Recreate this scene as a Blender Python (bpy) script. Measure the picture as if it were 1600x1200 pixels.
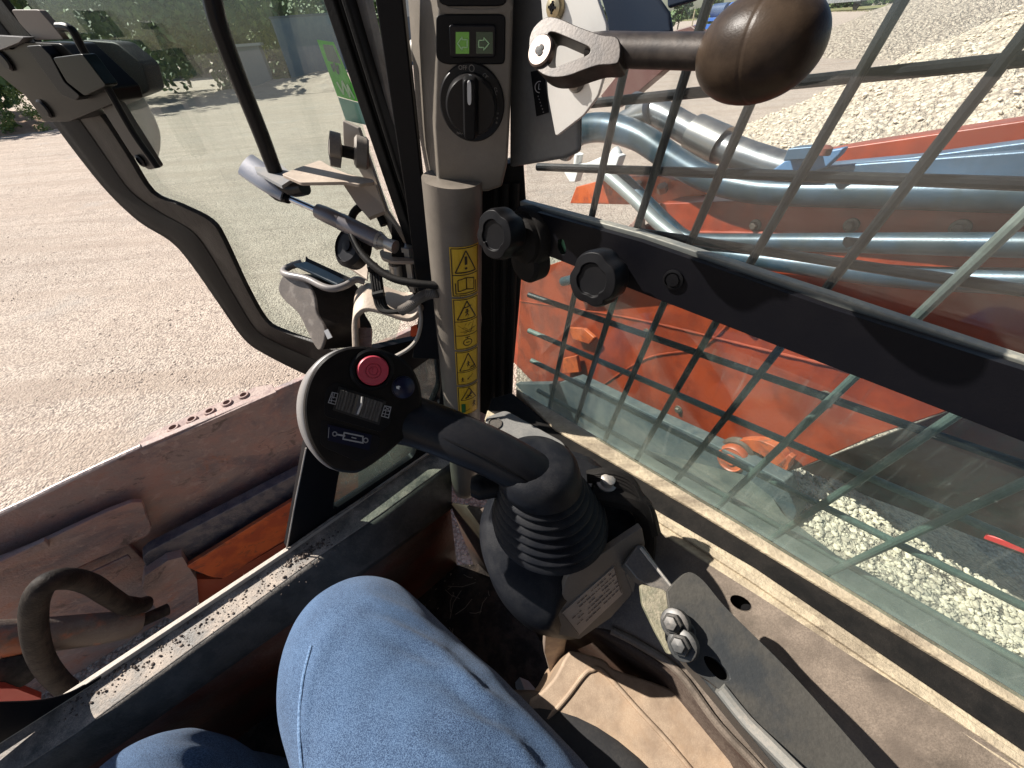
import bpy, bmesh, math, random
from mathutils import Vector, Matrix, noise
random.seed(7)
for o in list(bpy.data.objects): bpy.data.objects.remove(o)
SC = bpy.context.scene; COL = SC.collection
# ------------------------------------------------------------------ camera
F = 580.0                                  # focal length in photo pixels (1600 wide)
H = 1.90                                   # camera height above the yard
_dn = Vector((45.5, -606.0, -F)).normalized()      # world down in camera axes
Zc = -_dn
Yc = Vector((0, 0, -1)); Yc = (Yc - Zc * Yc.dot(Zc)).normalized()
Xc = Yc.cross(Zc)
R3 = Matrix((Xc, Yc, Zc))                  # camera axes -> world axes
CAM = Vector((0, 0, H))
cd = bpy.data.cameras.new('camera'); cam = bpy.data.objects.new('camera', cd); COL.objects.link(cam)
cam.matrix_world = Matrix.Translation(CAM) @ R3.to_4x4()
cd.sensor_fit = 'HORIZONTAL'; cd.sensor_width = 36; cd.lens = F / 1600 * 36
cd.clip_start = 0.01; cd.clip_end = 3000
SC.camera = cam
# ------------------------------------------------------------------ sky, sun, exposure
SUN = Vector((-0.70, 0.28, 0.72)).normalized()
w = bpy.data.worlds.new('World'); SC.world = w; w.use_nodes = True
nt = w.node_tree; bg = nt.nodes['Background']
sky = nt.nodes.new('ShaderNodeTexSky'); sky.sky_type = 'NISHITA'; sky.sun_disc = False
sky.sun_elevation = math.asin(SUN.z); sky.sun_rotation = math.atan2(SUN.x, SUN.y)
sky.air_density = 1.0; sky.dust_density = 1.0; sky.altitude = 100
nt.links.new(sky.outputs[0], bg.inputs[0]); bg.inputs[1].default_value = 0.052
sl = bpy.data.lights.new('sun', 'SUN'); sl.energy = 5.0; sl.angle = math.radians(0.5); sl.color = (1, .945, .87)
so = bpy.data.objects.new('sun', sl); COL.objects.link(so)
so.rotation_euler = SUN.to_track_quat('Z', 'Y').to_euler(); so.location = (0, 0, 30)
SC.view_settings.view_transform = 'Standard'; SC.view_settings.look = 'None'
SC.view_settings.exposure = 1.0; SC.view_settings.gamma = 1
SC.cycles.max_bounces = 10; SC.cycles.transparent_max_bounces = 16
SC.cycles.sample_clamp_indirect = 6
# ------------------------------------------------------------------ geometry helpers
def ray(x, y): return R3 @ Vector(((x - 800) / F, (600 - y) / F, -1.0))
def P(x, y, d): return CAM + ray(x, y) * d
class Plane:
    def __init__(s, p, n): s.p = Vector(p); s.n = Vector(n).normalized(); s.face()
    def face(s):
        if (CAM - s.p).dot(s.n) < 0: s.n = -s.n
    def at(s, x, y, off=0.0):
        r = ray(x, y); t = ((s.p + s.n * off) - CAM).dot(s.n) / r.dot(s.n)
        return CAM + r * t
    def off(s, o): return Plane(s.p + s.n * o, s.n)
    def d(s, x, y): return ((s.at(x, y) - CAM).dot(R3 @ Vector((0, 0, -1))))
def plane3(a, b, c): return Plane(a, (b - a).cross(c - a))
CX = R3 @ Vector((1, 0, 0)); CY = R3 @ Vector((0, 1, 0)); CF = R3 @ Vector((0, 0, -1))
UC = -ray(745, 1150).normalized()          # cab's own 'up' (the machine stands a little tilted)
def vplane(a, b): return Plane(a, (b - a).cross(UC))      # plane standing up through two points
def spl(pts, n=6, closed=False):
    m = len(pts); out = []
    rng = range(m if closed else m - 1)
    for i in rng:
        g = (lambda k: pts[k % m]) if closed else (lambda k: pts[max(0, min(m - 1, k))])
        a, b, c, e = g(i - 1), g(i), g(i + 1), g(i + 2)
        for k in range(n):
            t = k / n
            out.append(tuple(0.5 * (2 * b[j] + (c[j] - a[j]) * t + (2 * a[j] - 5 * b[j] + 4 * c[j] - e[j]) * t * t + (3 * b[j] - a[j] - 3 * c[j] + e[j]) * t ** 3) for j in range(len(b))))
    if not closed: out.append(tuple(pts[-1]))
    return out
def rnd(pts, r, n=4):
    out = []; m = len(pts)
    for i in range(m):
        p = Vector(pts[i]); a = Vector(pts[i - 1]); b = Vector(pts[(i + 1) % m])
        ra = min(r, (a - p).length * .45); rb = min(r, (b - p).length * .45)
        q0 = p + (a - p).normalized() * ra; q1 = p + (b - p).normalized() * rb
        for k in range(n + 1):
            t = k / n; out.append(tuple(q0 * (1 - t) ** 2 + p * 2 * t * (1 - t) + q1 * t * t))
    return out
def ell(cx, cy, rx, ry, n=24, rot=0):
    c, s = math.cos(rot), math.sin(rot)
    return [(cx + rx * math.cos(t) * c - ry * math.sin(t) * s, cy + rx * math.cos(t) * s + ry * math.sin(t) * c) for t in [2 * math.pi * k / n for k in range(n)]]
class MB:
    def __init__(s): s.v = []; s.f = []; s.m = []
    def add(s, vs, fs, mi=0):
        b = len(s.v); s.v += [Vector(p) for p in vs]
        for f in fs: s.f.append([b + i for i in f]); s.m.append(mi)
        return s
    def prism(s, A, B, mi=0):
        n = len(A); fs = [list(range(n)), list(range(2 * n - 1, n - 1, -1))]
        fs += [[i, i + n, (i + 1) % n + n, (i + 1) % n] for i in range(n)]
        return s.add(list(A) + list(B), fs, mi)
    def plate(s, px, pl, th, off=0, mi=0, holes=()):
        """outline in picture directions laid on a 3-D plane, th metres thick (away from the eye)"""
        if not holes:
            A = [pl.at(p[0], p[1], off) for p in px]; return s.prism(A, [a - pl.n * th for a in A], mi)
        bm = bmesh.new(); loops = [px] + list(holes); es = []
        for lp in loops:
            vs = [bm.verts.new(pl.at(p[0], p[1], off)) for p in lp]
            for i in range(len(vs)): es.append(bm.edges.new((vs[i - 1], vs[i])))
        bmesh.ops.triangle_fill(bm, use_beauty=True, use_dissolve=False, edges=es, normal=pl.n)
        bm.verts.index_update(); base = [v.co.copy() for v in bm.verts]; n = len(base)
        fs = [[v.index for v in f.verts] for f in bm.faces]
        fs2 = [[i + n for i in reversed(f)] for f in fs]; k = 0; sd = []
        for lp in loops:
            m = len(lp); sd += [[k + i, k + (i + 1) % m, k + (i + 1) % m + n, k + i + n] for i in range(m)]; k += m
        bm.free()
        return s.add(base + [b - pl.n * th for b in base], fs + fs2 + sd, mi)
    def solid(s, px, pl, vec, mi=0):
        A = [pl.at(p[0], p[1]) for p in px]; return s.prism(A, [a + vec for a in A], mi)
    def loft(s, rings, mi=0, cap=True, closed=True):
        n = len(rings[0]); vs = [p for r in rings for p in r]; fs = []
        for j in range(len(rings) - 1):
            for i in range(n if closed else n - 1):
                fs.append([j * n + i, j * n + (i + 1) % n, (j + 1) * n + (i + 1) % n, (j + 1) * n + i])
        if cap: fs.append(list(range(n))[::-1]); fs.append([(len(rings) - 1) * n + i for i in range(n)])
        return s.add(vs, fs, mi)
    def tube(s, path, r, n=12, mi=0, flat=1.0, up=None, cap=True):
        path = [Vector(p) for p in path]; m = len(path)
        rs = r if isinstance(r, (list, tuple)) else [r] * m
        if len(rs) != m: rs = [rs[min(len(rs) - 1, int(i * (len(rs) - 1) / (m - 1)))] * (1 - ((i * (len(rs) - 1) / (m - 1)) % 1)) + rs[min(len(rs) - 1, int(i * (len(rs) - 1) / (m - 1)) + 1)] * ((i * (len(rs) - 1) / (m - 1)) % 1) for i in range(m)]
        rings = []; u = Vector(up) if up else None
        for i in range(m):
            t = (path[min(m - 1, i + 1)] - path[max(0, i - 1)]).normalized()
            if u is None: u = t.orthogonal()
            u = (u - t * u.dot(t)).normalized(); w_ = t.cross(u)
            rings.append([path[i] + u * math.cos(a) * rs[i] + w_ * math.sin(a) * rs[i] * flat for a in [2 * math.pi * k / n for k in range(n)]])
        return s.loft(rings, mi, cap)
    def ptube(s, pts, r, n=12, mi=0, sm=6, **k):
        """pts: (x, y, depth) control points"""
        q = spl(pts, sm) if sm > 1 and len(pts) > 2 else pts
        return s.tube([P(*a) for a in q], r, n, mi, **k)
    def box(s, c, a, b, d, mi=0):
        vs = [c + a * i + b * j + d * k for i in (-1, 1) for j in (-1, 1) for k in (-1, 1)]
        return s.add(vs, [[0, 1, 3, 2], [4, 6, 7, 5], [0, 4, 5, 1], [2, 3, 7, 6], [0, 2, 6, 4], [1, 5, 7, 3]], mi)
    def lathe(s, o, ax, prof, n=24, mi=0, ref=None, lobes=0, depth=0):
        ax = Vector(ax).normalized(); u = ax.orthogonal().normalized() if ref is None else (Vector(ref) - ax * Vector(ref).dot(ax)).normalized(); v = ax.cross(u)
        rings = []
        for (r, h) in prof:
            rings.append([o + ax * h + (u * math.cos(a) + v * math.sin(a)) * max(r, 1e-5) * (1 - depth * max(0, math.cos(lobes * a)) ** 2 if lobes else 1) for a in [2 * math.pi * k / n for k in range(n)]])
        return s.loft(rings, mi)
    def build(s, name, mats, parent=None, bevel=0, seg=2, ang=35, sub=0, smooth=True):
        me = bpy.data.meshes.new(name); me.from_pydata([tuple(v) for v in s.v], [], s.f)
        for i, p in enumerate(me.polygons): p.material_index = s.m[i]
        for m_ in (mats if isinstance(mats, (list, tuple)) else [mats]): me.materials.append(m_)
        bm = bmesh.new(); bm.from_mesh(me); bmesh.ops.recalc_face_normals(bm, faces=bm.faces); bm.to_mesh(me); bm.free()
        if smooth:
            me.polygons.foreach_set('use_smooth', [True] * len(me.polygons)); me.set_sharp_from_angle(angle=math.radians(ang))
        me.update()
        o = bpy.data.objects.new(name, me); COL.objects.link(o)
        if parent: o.parent = parent; o.matrix_parent_inverse = parent.matrix_world.inverted()
        if bevel:
            b = o.modifiers.new('bevel', 'BEVEL'); b.width = bevel; b.segments = seg; b.limit_method = 'ANGLE'; b.angle_limit = math.radians(ang); b.harden_normals = True
        if sub: b = o.modifiers.new('sub', 'SUBSURF'); b.levels = sub; b.render_levels = sub
        return o
def tag(o, label=None, cat=None, group=None, kind=None):
    if label: o['label'] = label
    if cat: o['category'] = cat
    if group: o['group'] = group
    if kind: o['kind'] = kind
    return o
def thing(name, label, cat, loc, group=None):
    o = bpy.data.objects.new(name, None); COL.objects.link(o); o.location = loc; o.empty_display_size = .05
    o.matrix_world = Matrix.Translation(loc)
    return tag(o, label, cat, group)
def textmb(mb, txt, org, ux, uy, size, mi=0, th=.0002):
    cu = bpy.data.curves.new('t', 'FONT'); cu.body = txt; cu.size = 1; cu.align_x = 'CENTER'; cu.align_y = 'CENTER'
    ob = bpy.data.objects.new('t', cu); COL.objects.link(ob); dg = bpy.context.evaluated_depsgraph_get(); dg.update()
    me = bpy.data.meshes.new_from_object(ob.evaluated_get(dg))
    vs = [org + ux * v.co.x * size + uy * v.co.y * size for v in me.vertices]; fs = [list(p.vertices) for p in me.polygons]
    mb.add(vs, fs, mi); bpy.data.objects.remove(ob); bpy.data.curves.remove(cu); bpy.data.meshes.remove(me)
# ------------------------------------------------------------------ materials
def _n(nt, t, **k):
    n = nt.nodes.new(t)
    for a, b in k.items(): setattr(n, a, b)
    return n
def _noise(nt, sc, det=5, ro=.6, vec=None, dist=0):
    n = _n(nt, 'ShaderNodeTexNoise'); n.inputs['Scale'].default_value = sc; n.inputs['Detail'].default_value = det; n.inputs['Roughness'].default_value = ro; n.inputs['Distortion'].default_value = dist
    if vec is None:
        tc = nt.nodes.get('TC') or _n(nt, 'ShaderNodeNewGeometry', name='TC'); vec = tc.outputs['Position']
    nt.links.new(vec, n.inputs['Vector']); return n.outputs['Fac']
def _ramp(nt, fac, a, b):
    m = _n(nt, 'ShaderNodeMapRange'); m.inputs['From Min'].default_value = a; m.inputs['From Max'].default_value = b; m.interpolation_type = 'SMOOTHSTEP'
    nt.links.new(fac, m.inputs['Value']); return m.outputs[0]
def _mix(nt, fac, a, b):
    m = _n(nt, 'ShaderNodeMix', data_type='RGBA')
    for s_, v in ((m.inputs[0], fac), (m.inputs[6], a), (m.inputs[7], b)):
        if hasattr(v, 'links') or isinstance(v, bpy.types.NodeSocket): nt.links.new(v, s_)
        elif isinstance(v, (int, float)): s_.default_value = v
        else: s_.default_value = (*v, 1)
    return m.outputs[2]
def _math(nt, op, a, b=None):
    m = _n(nt, 'ShaderNodeMath', operation=op)
    for s_, v in ((m.inputs[0], a), (m.inputs[1], b)):
        if v is None: continue
        if isinstance(v, bpy.types.NodeSocket): nt.links.new(v, s_)
        else: s_.default_value = v
    return m.outputs[0]
def mat(name, col, rough=.5, metal=0, col2=None, ns=25, lo=.4, hi=.6, bump=0, bs=300, dust=0, dcol=(.42, .34, .27), ds=18, scr=0, coat=0, side=0.22, spec=None, extra=()):
    """paint/plastic/metal with blotches (col2), grain (bump), settled dust (more on faces that look up) and fine scratches"""
    m = bpy.data.materials.new(name); m.use_nodes = True; nt = m.node_tree; b = nt.nodes['Principled BSDF']
    if max(col) < .03: dust *= .42
    elif max(col) < .07: dust *= .7
    c = col
    if col2: c = _mix(nt, _ramp(nt, _noise(nt, ns), lo, hi), col, col2)
    for (ec, es, el, eh, est, ew) in extra:
        mp_ = _n(nt, 'ShaderNodeMapping'); g_ = nt.nodes.get('TC') or _n(nt, 'ShaderNodeNewGeometry', name='TC'); nt.links.new(g_.outputs['Position'], mp_.inputs[0]); mp_.inputs['Rotation'].default_value = (0, 0, .6); mp_.inputs['Scale'].default_value = (est, 1, 1)
        c = _mix(nt, _math(nt, 'MULTIPLY', _ramp(nt, _noise(nt, es, 8, .72, vec=mp_.outputs[0], dist=.7), el, eh), ew), c, ec)
    r = rough
    if dust:
        g = nt.nodes.get('TC') or _n(nt, 'ShaderNodeNewGeometry', name='TC')
        sx = _n(nt, 'ShaderNodeSeparateXYZ'); nt.links.new(g.outputs['Normal'], sx.inputs[0])
        up = _ramp(nt, sx.outputs[2], -.1, .9); up = _math(nt, 'MULTIPLY_ADD', up, 1 - side); nt.nodes[-1].inputs[2].default_value = side
        nn = _ramp(nt, _noise(nt, ds, 8, .7), .30, .72); fine = _ramp(nt, _noise(nt, ds * 30, 3, .6), .35, .65)
        fac = _math(nt, 'MULTIPLY', _math(nt, 'MULTIPLY', up, nn), dust * .85); f2 = _math(nt, 'MULTIPLY', fine, fac)
        fac = _math(nt, 'ADD', _math(nt, 'MULTIPLY', fac, .6), _math(nt, 'MULTIPLY', f2, .7)); nt.nodes[-1].use_clamp = True
        fac = _math(nt, 'MINIMUM', fac, 1.0)
        c = _mix(nt, fac, c, dcol)
        rr = _n(nt, 'ShaderNodeMapRange'); nt.links.new(fac, rr.inputs[0]); rr.inputs[3].default_value = rough; rr.inputs[4].default_value = .9; r = rr.outputs[0]
        if metal:
            mm = _n(nt, 'ShaderNodeMapRange'); nt.links.new(fac, mm.inputs[0]); mm.inputs[3].default_value = metal; mm.inputs[4].default_value = 0; metal = mm.outputs[0]
    for s_, v in ((b.inputs['Base Color'], c), (b.inputs['Roughness'], r), (b.inputs['Metallic'], metal)):
        if isinstance(v, bpy.types.NodeSocket): nt.links.new(v, s_)
        elif isinstance(v, (int, float)): s_.default_value = v
        else: s_.default_value = (*v, 1)
    if spec is None and not metal: spec = .12 if max(col) < .03 else (.25 if max(col) < .07 else None)
    if spec is not None: b.inputs['Specular IOR Level'].default_value = spec
    if coat: b.inputs['Coat Weight'].default_value = coat; b.inputs['Coat Roughness'].default_value = .15
    if bump:
        bn = _n(nt, 'ShaderNodeBump'); bn.inputs['Strength'].default_value = min(1, bump); bn.inputs['Distance'].default_value = .6 / bs
        nt.links.new(_noise(nt, bs, 4, .6), bn.inputs['Height']); nt.links.new(bn.outputs[0], b.inputs['Normal'])
    return m
def flat(name, col, rough=.6, emit=0):
    m = bpy.data.materials.new(name); m.use_nodes = True; b = m.node_tree.nodes['Principled BSDF']
    b.inputs['Base Color'].default_value = (*col, 1); b.inputs['Roughness'].default_value = rough
    if emit: b.inputs['Emission Color'].default_value = (*col, 1); b.inputs['Emission Strength'].default_value = emit
    return m
def glass(name, tint, dust=.1, dcol=(.6, .62, .56), streak=.5, refl=1.0, ds=12, edge=None, low=None):
    m = bpy.data.materials.new(name); m.use_nodes = True; nt = m.node_tree
    for n in list(nt.nodes): nt.nodes.remove(n)
    out = _n(nt, 'ShaderNodeOutputMaterial'); tr = _n(nt, 'ShaderNodeBsdfTransparent'); tr.inputs[0].default_value = (*tint, 1)
    gl = _n(nt, 'ShaderNodeBsdfGlossy'); gl.inputs['Roughness'].default_value = .02; gl.inputs[0].default_value = (1, 1, 1, 1)
    lw = _n(nt, 'ShaderNodeLayerWeight'); lw.inputs[0].default_value = .5; fp_ = _math(nt, 'POWER', lw.outputs['Facing'], 5.0); fr_ = _math(nt, 'MULTIPLY_ADD', fp_, .9); nt.nodes[-1].inputs[2].default_value = .035
    m1 = _n(nt, 'ShaderNodeMixShader'); nt.links.new(_math(nt, 'MULTIPLY', fr_, refl), m1.inputs[0]); nt.links.new(tr.outputs[0], m1.inputs[1]); nt.links.new(gl.outputs[0], m1.inputs[2])
    df = _n(nt, 'ShaderNodeBsdfDiffuse'); df.inputs[0].default_value = (*dcol, 1)
    big = _ramp(nt, _noise(nt, ds, 6, .65, dist=1.5), .25, .75)
    spk = _ramp(nt, _noise(nt, 300, 3, .6), .66, .74)
    g = _n(nt, 'ShaderNodeMapping'); tc = nt.nodes.get('TC'); nt.links.new(tc.outputs['Position'], g.inputs[0]); g.inputs['Scale'].default_value = (1, 1, .06)
    st = _ramp(nt, _noise(nt, 160, 3, .6, vec=g.outputs[0]), .58, .75)
    v = _math(nt, 'ADD', _math(nt, 'MULTIPLY', big, .8), .25)
    v = _math(nt, 'ADD', v, _math(nt, 'MULTIPLY', _math(nt, 'ADD', spk, st), streak))
    v = _math(nt, 'MULTIPLY', v, dust)
    if low:
        sz = _n(nt, 'ShaderNodeSeparateXYZ'); nt.links.new(tc.outputs['Position'], sz.inputs[0]); lo_ = _ramp(nt, sz.outputs[2], low[1], low[0])
        v = _math(nt, 'ADD', v, _math(nt, 'MULTIPLY', _math(nt, 'MULTIPLY', lo_, _math(nt, 'ADD', big, .35)), low[2]))
    v = _math(nt, 'MINIMUM', v, .9)
    m2 = _n(nt, 'ShaderNodeMixShader'); nt.links.new(v, m2.inputs[0]); nt.links.new(m1.outputs[0], m2.inputs[1]); nt.links.new(df.outputs[0], m2.inputs[2])
    nt.links.new(m2.outputs[0], out.inputs[0]); return m
M = {}
DUST = (.36, .30, .245)
M['beige'] = mat('dusty_beige_trim', (.12, .095, .075), .5, bump=.3, bs=900, dust=.5, dcol=(.38, .30, .23), col2=(.085, .068, .053), ns=14, ds=24, extra=[((.045, .036, .03), 30, .54, .64, .5, .35)])
M['pillar'] = mat('grey_brown_pillar_paint', (.15, .13, .108), .40, bump=.12, bs=500, dust=.35, dcol=(.42, .35, .28), col2=(.115, .10, .082), ns=10, ds=30)
M['black'] = mat('black_plastic', (.006, .006, .007), .42, bump=.15, bs=1200, dust=.07, dcol=(.22, .19, .16), ds=60)
M['blackmetal'] = mat('black_painted_steel', (.005, .005, .007), .38, bump=.1, bs=600, dust=.08, dcol=(.25, .21, .18), ds=30)
M['rubber'] = mat('black_rubber', (.010, .0095, .009), .55, dust=.16, dcol=(.22, .18, .15), bump=.2, bs=500, side=.4, ds=45)
M['boot'] = mat('dusty_rubber_boot', (.007, .008, .011), .46, dust=.5, dcol=(.10, .095, .09), bump=.25, bs=900, ds=40, side=.35)
M['steel'] = mat('bare_steel', (.50, .46, .42), .42, .75, col2=(.62, .60, .57), ns=40, bump=.15, bs=500, dust=.35, dcol=(.5, .4, .3))
M['zinc'] = mat('zinc_plate', (.30, .30, .29), .38, .7, col2=(.4, .39, .36), ns=20, dust=.35, dcol=(.55, .42, .3))
M['chrome'] = mat('polished_rod', (.75, .78, .80), .12, 1, dust=.12)
M['pipe'] = mat('blue_grey_hydraulic_pipe', (.022, .055, .085), .34, .3, col2=(.016, .038, .05), ns=16, dust=.15, dcol=(.18, .21, .20), bump=.08, bs=200)
M['redpaint'] = mat('red_orange_paint', (.31, .044, .012), .34, col2=(.20, .028, .010), ns=7, dust=.20, dcol=(.27, .13, .08), bump=.05, bs=60, spec=.35, ds=30)
M['orange'] = mat('orange_paint', (.52, .10, .02), .4, col2=(.36, .06, .016), ns=12, dust=.25, dcol=(.35, .2, .13), extra=[((.10, .04, .025), 20, .54, .62, .3, .6)])
M['wornred'] = mat('worn_muddy_red_steel', (.33, .19, .155), .5, col2=(.25, .18, .16), ns=9, lo=.35, hi=.62, bump=.6, bs=110, dust=.5, dcol=(.38, .29, .25), ds=9, side=.55, extra=[((.075, .072, .095), 5, .46, .66, .22, .7), ((.36, .11, .04), 10, .54, .70, .12, .6), ((.42, .31, .27), 34, .52, .66, .25, .5), ((.030, .022, .020), 16, .57, .66, .12, .7)])
M['mudblue'] = mat('scraped_dark_steel', (.055, .06, .085), .45, .3, col2=(.13, .12, .13), ns=22, bump=.8, bs=120, dust=.4, dcol=(.30, .25, .23), ds=30)
M['grease'] = mat('greasy_hose_rubber', (.012, .010, .009), .6, col2=(.03, .024, .02), ns=24, bump=.5, bs=150, dust=.38, dcol=(.17, .14, .11), side=.12, ds=30)
M['floor'] = mat('dirty_cab_floor', (.012, .010, .009), .8, col2=(.035, .026, .02), ns=25, bump=1, bs=80, dust=.25, dcol=(.10, .08, .06), ds=40)
M['guard_lit'] = mat('guard_wire_sunlit', (.09, .11, .10), .5, dust=.5, dcol=(.34, .42, .36), ds=20, side=.5)  # paler, dustier copy of guard paint; lower wires' sunlight put into the colour
M['guard'] = mat('guard_wire_paint', (.005, .006, .008), .45, spec=.2, dust=.08, dcol=(.34, .38, .33), ds=20, side=.35, bump=.15, bs=300)
M['sillwood'] = mat('dusty_sill_paint', (.33, .27, .185), .75, col2=(.46, .38, .26), ns=60, bump=.5, bs=260, dust=.5, dcol=(.55, .46, .33), ds=40, extra=[((.15, .115, .08), 26, .48, .62, .12, .75)])
M['frontsill'] = mat('front_sill_paint', (.07, .068, .062), .5, col2=(.10, .09, .08), ns=30, bump=.35, bs=220, dust=1.0, dcol=(.52, .43, .35), ds=26, side=.05)
M['denim'] = None
M['white'] = flat('white_print', (.55, .55, .55)); M['greyprint'] = flat('grey_print', (.28, .28, .29)); M['dimprint'] = flat('worn_grey_print', (.22, .20, .18))
M['yellow'] = mat('yellow_label', (.66, .42, .02), .45, col2=(.60, .37, .02), ns=40, dust=.12)
M['inkk'] = flat('label_ink', (.03, .018, .01)); M['inkg'] = flat('label_green', (.02, .12, .03))
M['red'] = mat('red_button', (.42, .03, .06), .4, dust=.15); M['navy'] = mat('navy_button', (.008, .010, .03), .3)
M['lensg'] = flat('dim_green_lens', (.003, .025, .008), .25, .10); M['lensg2'] = flat('lit_green_lens', (.03, .09, .008), .25, .45)
M['glassu'] = glass('side_glass_clear', (.95, .975, .975), .038, (.55, .55, .5), .8)
M['glassl'] = glass('side_glass_green', (.86, .935, .91), .095, (.38, .43, .38), 1.5, low=(H - .385, H - .27, .24))
M['glassd'] = glass('open_pane_glass', (.87, .93, .905), .075, (.5, .54, .50), 1.0, ds=6)
M['glassc'] = glass('corner_glass_dusty', (.78, .88, .84), .35, (.5, .53, .47), .9)

ICO = None
def ico():
    bm = bmesh.new(); bmesh.ops.create_icosphere(bm, subdivisions=1, radius=1); v = [x.co.copy() for x in bm.verts]; f = [[a.index for a in q.verts] for q in bm.faces]; bm.free(); return v, f
IV, IF = ico()
def stones(mb, pts, smin, smax, flat_=.6):
    for c in pts:
        s_ = smin + (smax - smin) * random.random() ** 2.5; rot = Matrix.Rotation(random.random() * 6.28, 3, 'Z') @ Matrix.Rotation(random.uniform(-.5, .5), 3, 'X'); sq = Vector((random.uniform(.7, 1.25), random.uniform(.6, 1), random.uniform(.4, .8) * flat_ * 1.3))
        mb.add([Vector(c) + rot @ Vector((v.x * sq.x * random.uniform(.8, 1.15), v.y * sq.y, v.z * sq.z)) * s_ for v in IV], IF, random.choice((0, 0, 1)))
# ------------------------------------------------------------------ reference planes of the cab
A_ = P(815, 610, .51); B_ = P(1600, 1090, .28)
S = vplane(A_, B_)                                            # side glass
T = Plane(A_, UC - (B_ - A_).normalized() * UC.dot((B_ - A_).normalized()))   # side sill level
C_ = P(700, 750, .677); D_ = P(0, 1150, .436)

T2 = Plane(C_, UC - (D_ - C_).normalized() * UC.dot((D_ - C_).normalized()))  # front sill level
FP = vplane(T2.at(450, 858), T2.at(694, 690))                 # front corner pane
DP = vplane(P(600, 350, .415), P(100, 190, .50))              # opened front pane
BX = Plane(P(740, 150, .28), CX.cross(UC))                    # face of the switch box
GP = S.off(-.05)                                              # guard mesh
XL = (D_ - C_).normalized()                                   # towards cab's left along the front sill
FB = (B_ - A_).normalized()                                   # backwards along the side glass
IN = (UC.cross(FB)).normalized()
if IN.dot(CAM - A_) < 0: IN = -IN                             # from the side glass inwards

cab = thing('excavator_cab', 'open operator cab with beige corner pillar, dusty sills and black mid rail', 'cab', C_ - UC * .5)
# --- corner pillar (round tube with a rounded foot)
pc = P(712, 400, .378); PR = .0265
def axp(h): return pc + UC * h
def hof(y):                                                   # height on the pillar axis seen at picture row y
    lo, hi = -1.2, .6
    for _ in range(40):
        m = (lo + hi) / 2; q = axp(m) - CAM; yy = 600 - F * (q.dot(CY) / q.dot(CF)) if q.dot(CF) > .02 else -9999
        if yy > y: lo = m
        else: hi = m
    return lo
mb = MB(); hb = hof(762); htop = hof(278)
prof = [(.3 * PR, hb - .012), (.7 * PR, hb - .008), (.93 * PR, hb + .002), (PR, hb + .02)] + [(PR, hb + .02 + (htop - hb - .02) * k / 24) for k in range(1, 25)]
mb.lathe(pc, UC, prof, 40, ref=CX)
pillar = mb.build('corner_pillar', M['pillar'], cab)
def pmap(u, v, off=0.0004):                                   # u: arc metres from the side facing the eye, v: height
    f = (CAM - pc); f = (f - UC * f.dot(UC)).normalized(); s_ = UC.cross(f)
    a = u / PR; return axp(v) + (f * math.cos(a) + s_ * math.sin(a)) * (PR + off)
def label(name, y0, y1, rows, lab, uc=.0095, hw=.0152):
    mb = MB(); h0, h1 = hof(y0), hof(y1); hh = h0 - h1
    def quad(u0, v0, u1, v1, off, mi, n=8):
        vs = []; fs = []
        for i in range(n + 1):
            u = u0 + (u1 - u0) * i / n; vs += [pmap(uc + u, h1 + v0 * hh, off), pmap(uc + u, h1 + v1 * hh, off)]
        fs = [[2 * i, 2 * i + 2, 2 * i + 3, 2 * i + 1] for i in range(n)]
        mb.add(vs, fs, mi)
    def line(p, q, wd=.0005, mi=1, off=.0009):
        n = 4; d = Vector((q[0] - p[0], (q[1] - p[1]) * hh)); L = d.length
        if L < 1e-6: return
        nx = Vector((-d.y, d.x)) / L * wd; vs = []
        for i in range(n + 1):
            t = i / n; u = p[0] + (q[0] - p[0]) * t; v = p[1] + (q[1] - p[1]) * t
            vs += [pmap(uc + u + nx.x, h1 + v * hh + nx.y, off), pmap(uc + u - nx.x, h1 + v * hh - nx.y, off)]
        mb.add(vs, [[2 * i, 2 * i + 1, 2 * i + 3, 2 * i + 2] for i in range(n)], mi)
    def poly(pts, mi=1, w_=.0005, close=True):
        for i in range(len(pts) if close else len(pts) - 1): line(pts[i], pts[(i + 1) % len(pts)], w_, mi)
    def blob(u, v, r, mi=1):
        vs = [pmap(uc + u + r * math.cos(a), h1 + v * hh + r * math.sin(a), .0009) for a in [2 * math.pi * k / 10 for k in range(10)]]
        mb.add(vs, [list(range(10))], mi)
    quad(-hw, 0, hw, 1, .0005, 0)
    e = hw * .90; m_ = .0006 / hh * 1.5
    poly([(-e, m_ * 1.5), (e, m_ * 1.5), (e, 1 - m_ * 1.5), (-e, 1 - m_ * 1.5)])
    rows(line, poly, blob, e, hh)
    return mb.build(name, [M['yellow'], M['inkk'], M['inkg']], pillar, smooth=False)
def tri(poly, e, v0, v1): poly([(-e * .78, v0), (e * .78, v0), (0, v1)], 1, .00065)
def man(line, blob, u, v, s, hh):
    k = s / hh; blob(u, v + k * .8, s * .22)
    line((u, v + k * .6), (u, v), s * .14); line((u, v), (u - s * .3, v - k * .6), s * .09); line((u, v), (u + s * .3, v - k * .6), s * .09)
    line((u - s * .45, v + k * .25), (u + s * .45, v + k * .45), s * .08)
def r1(line, poly, blob, e, hh):
    line((-e, .46), (e, .46)); tri(poly, e, .51, .93); line((0, .82), (0, .66), .0013); blob(0, .59, .0014)
    poly([(-e * .62, .12), (0, .16), (0, .40), (-e * .62, .36)]); poly([(e * .62, .12), (0, .16), (0, .40), (e * .62, .36)]); line((-e * .8, .3), (-e * .8, .07)); line((-e * .8, .07), (e * .8, .07)); line((e * .8, .3), (e * .8, .07))
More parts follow.
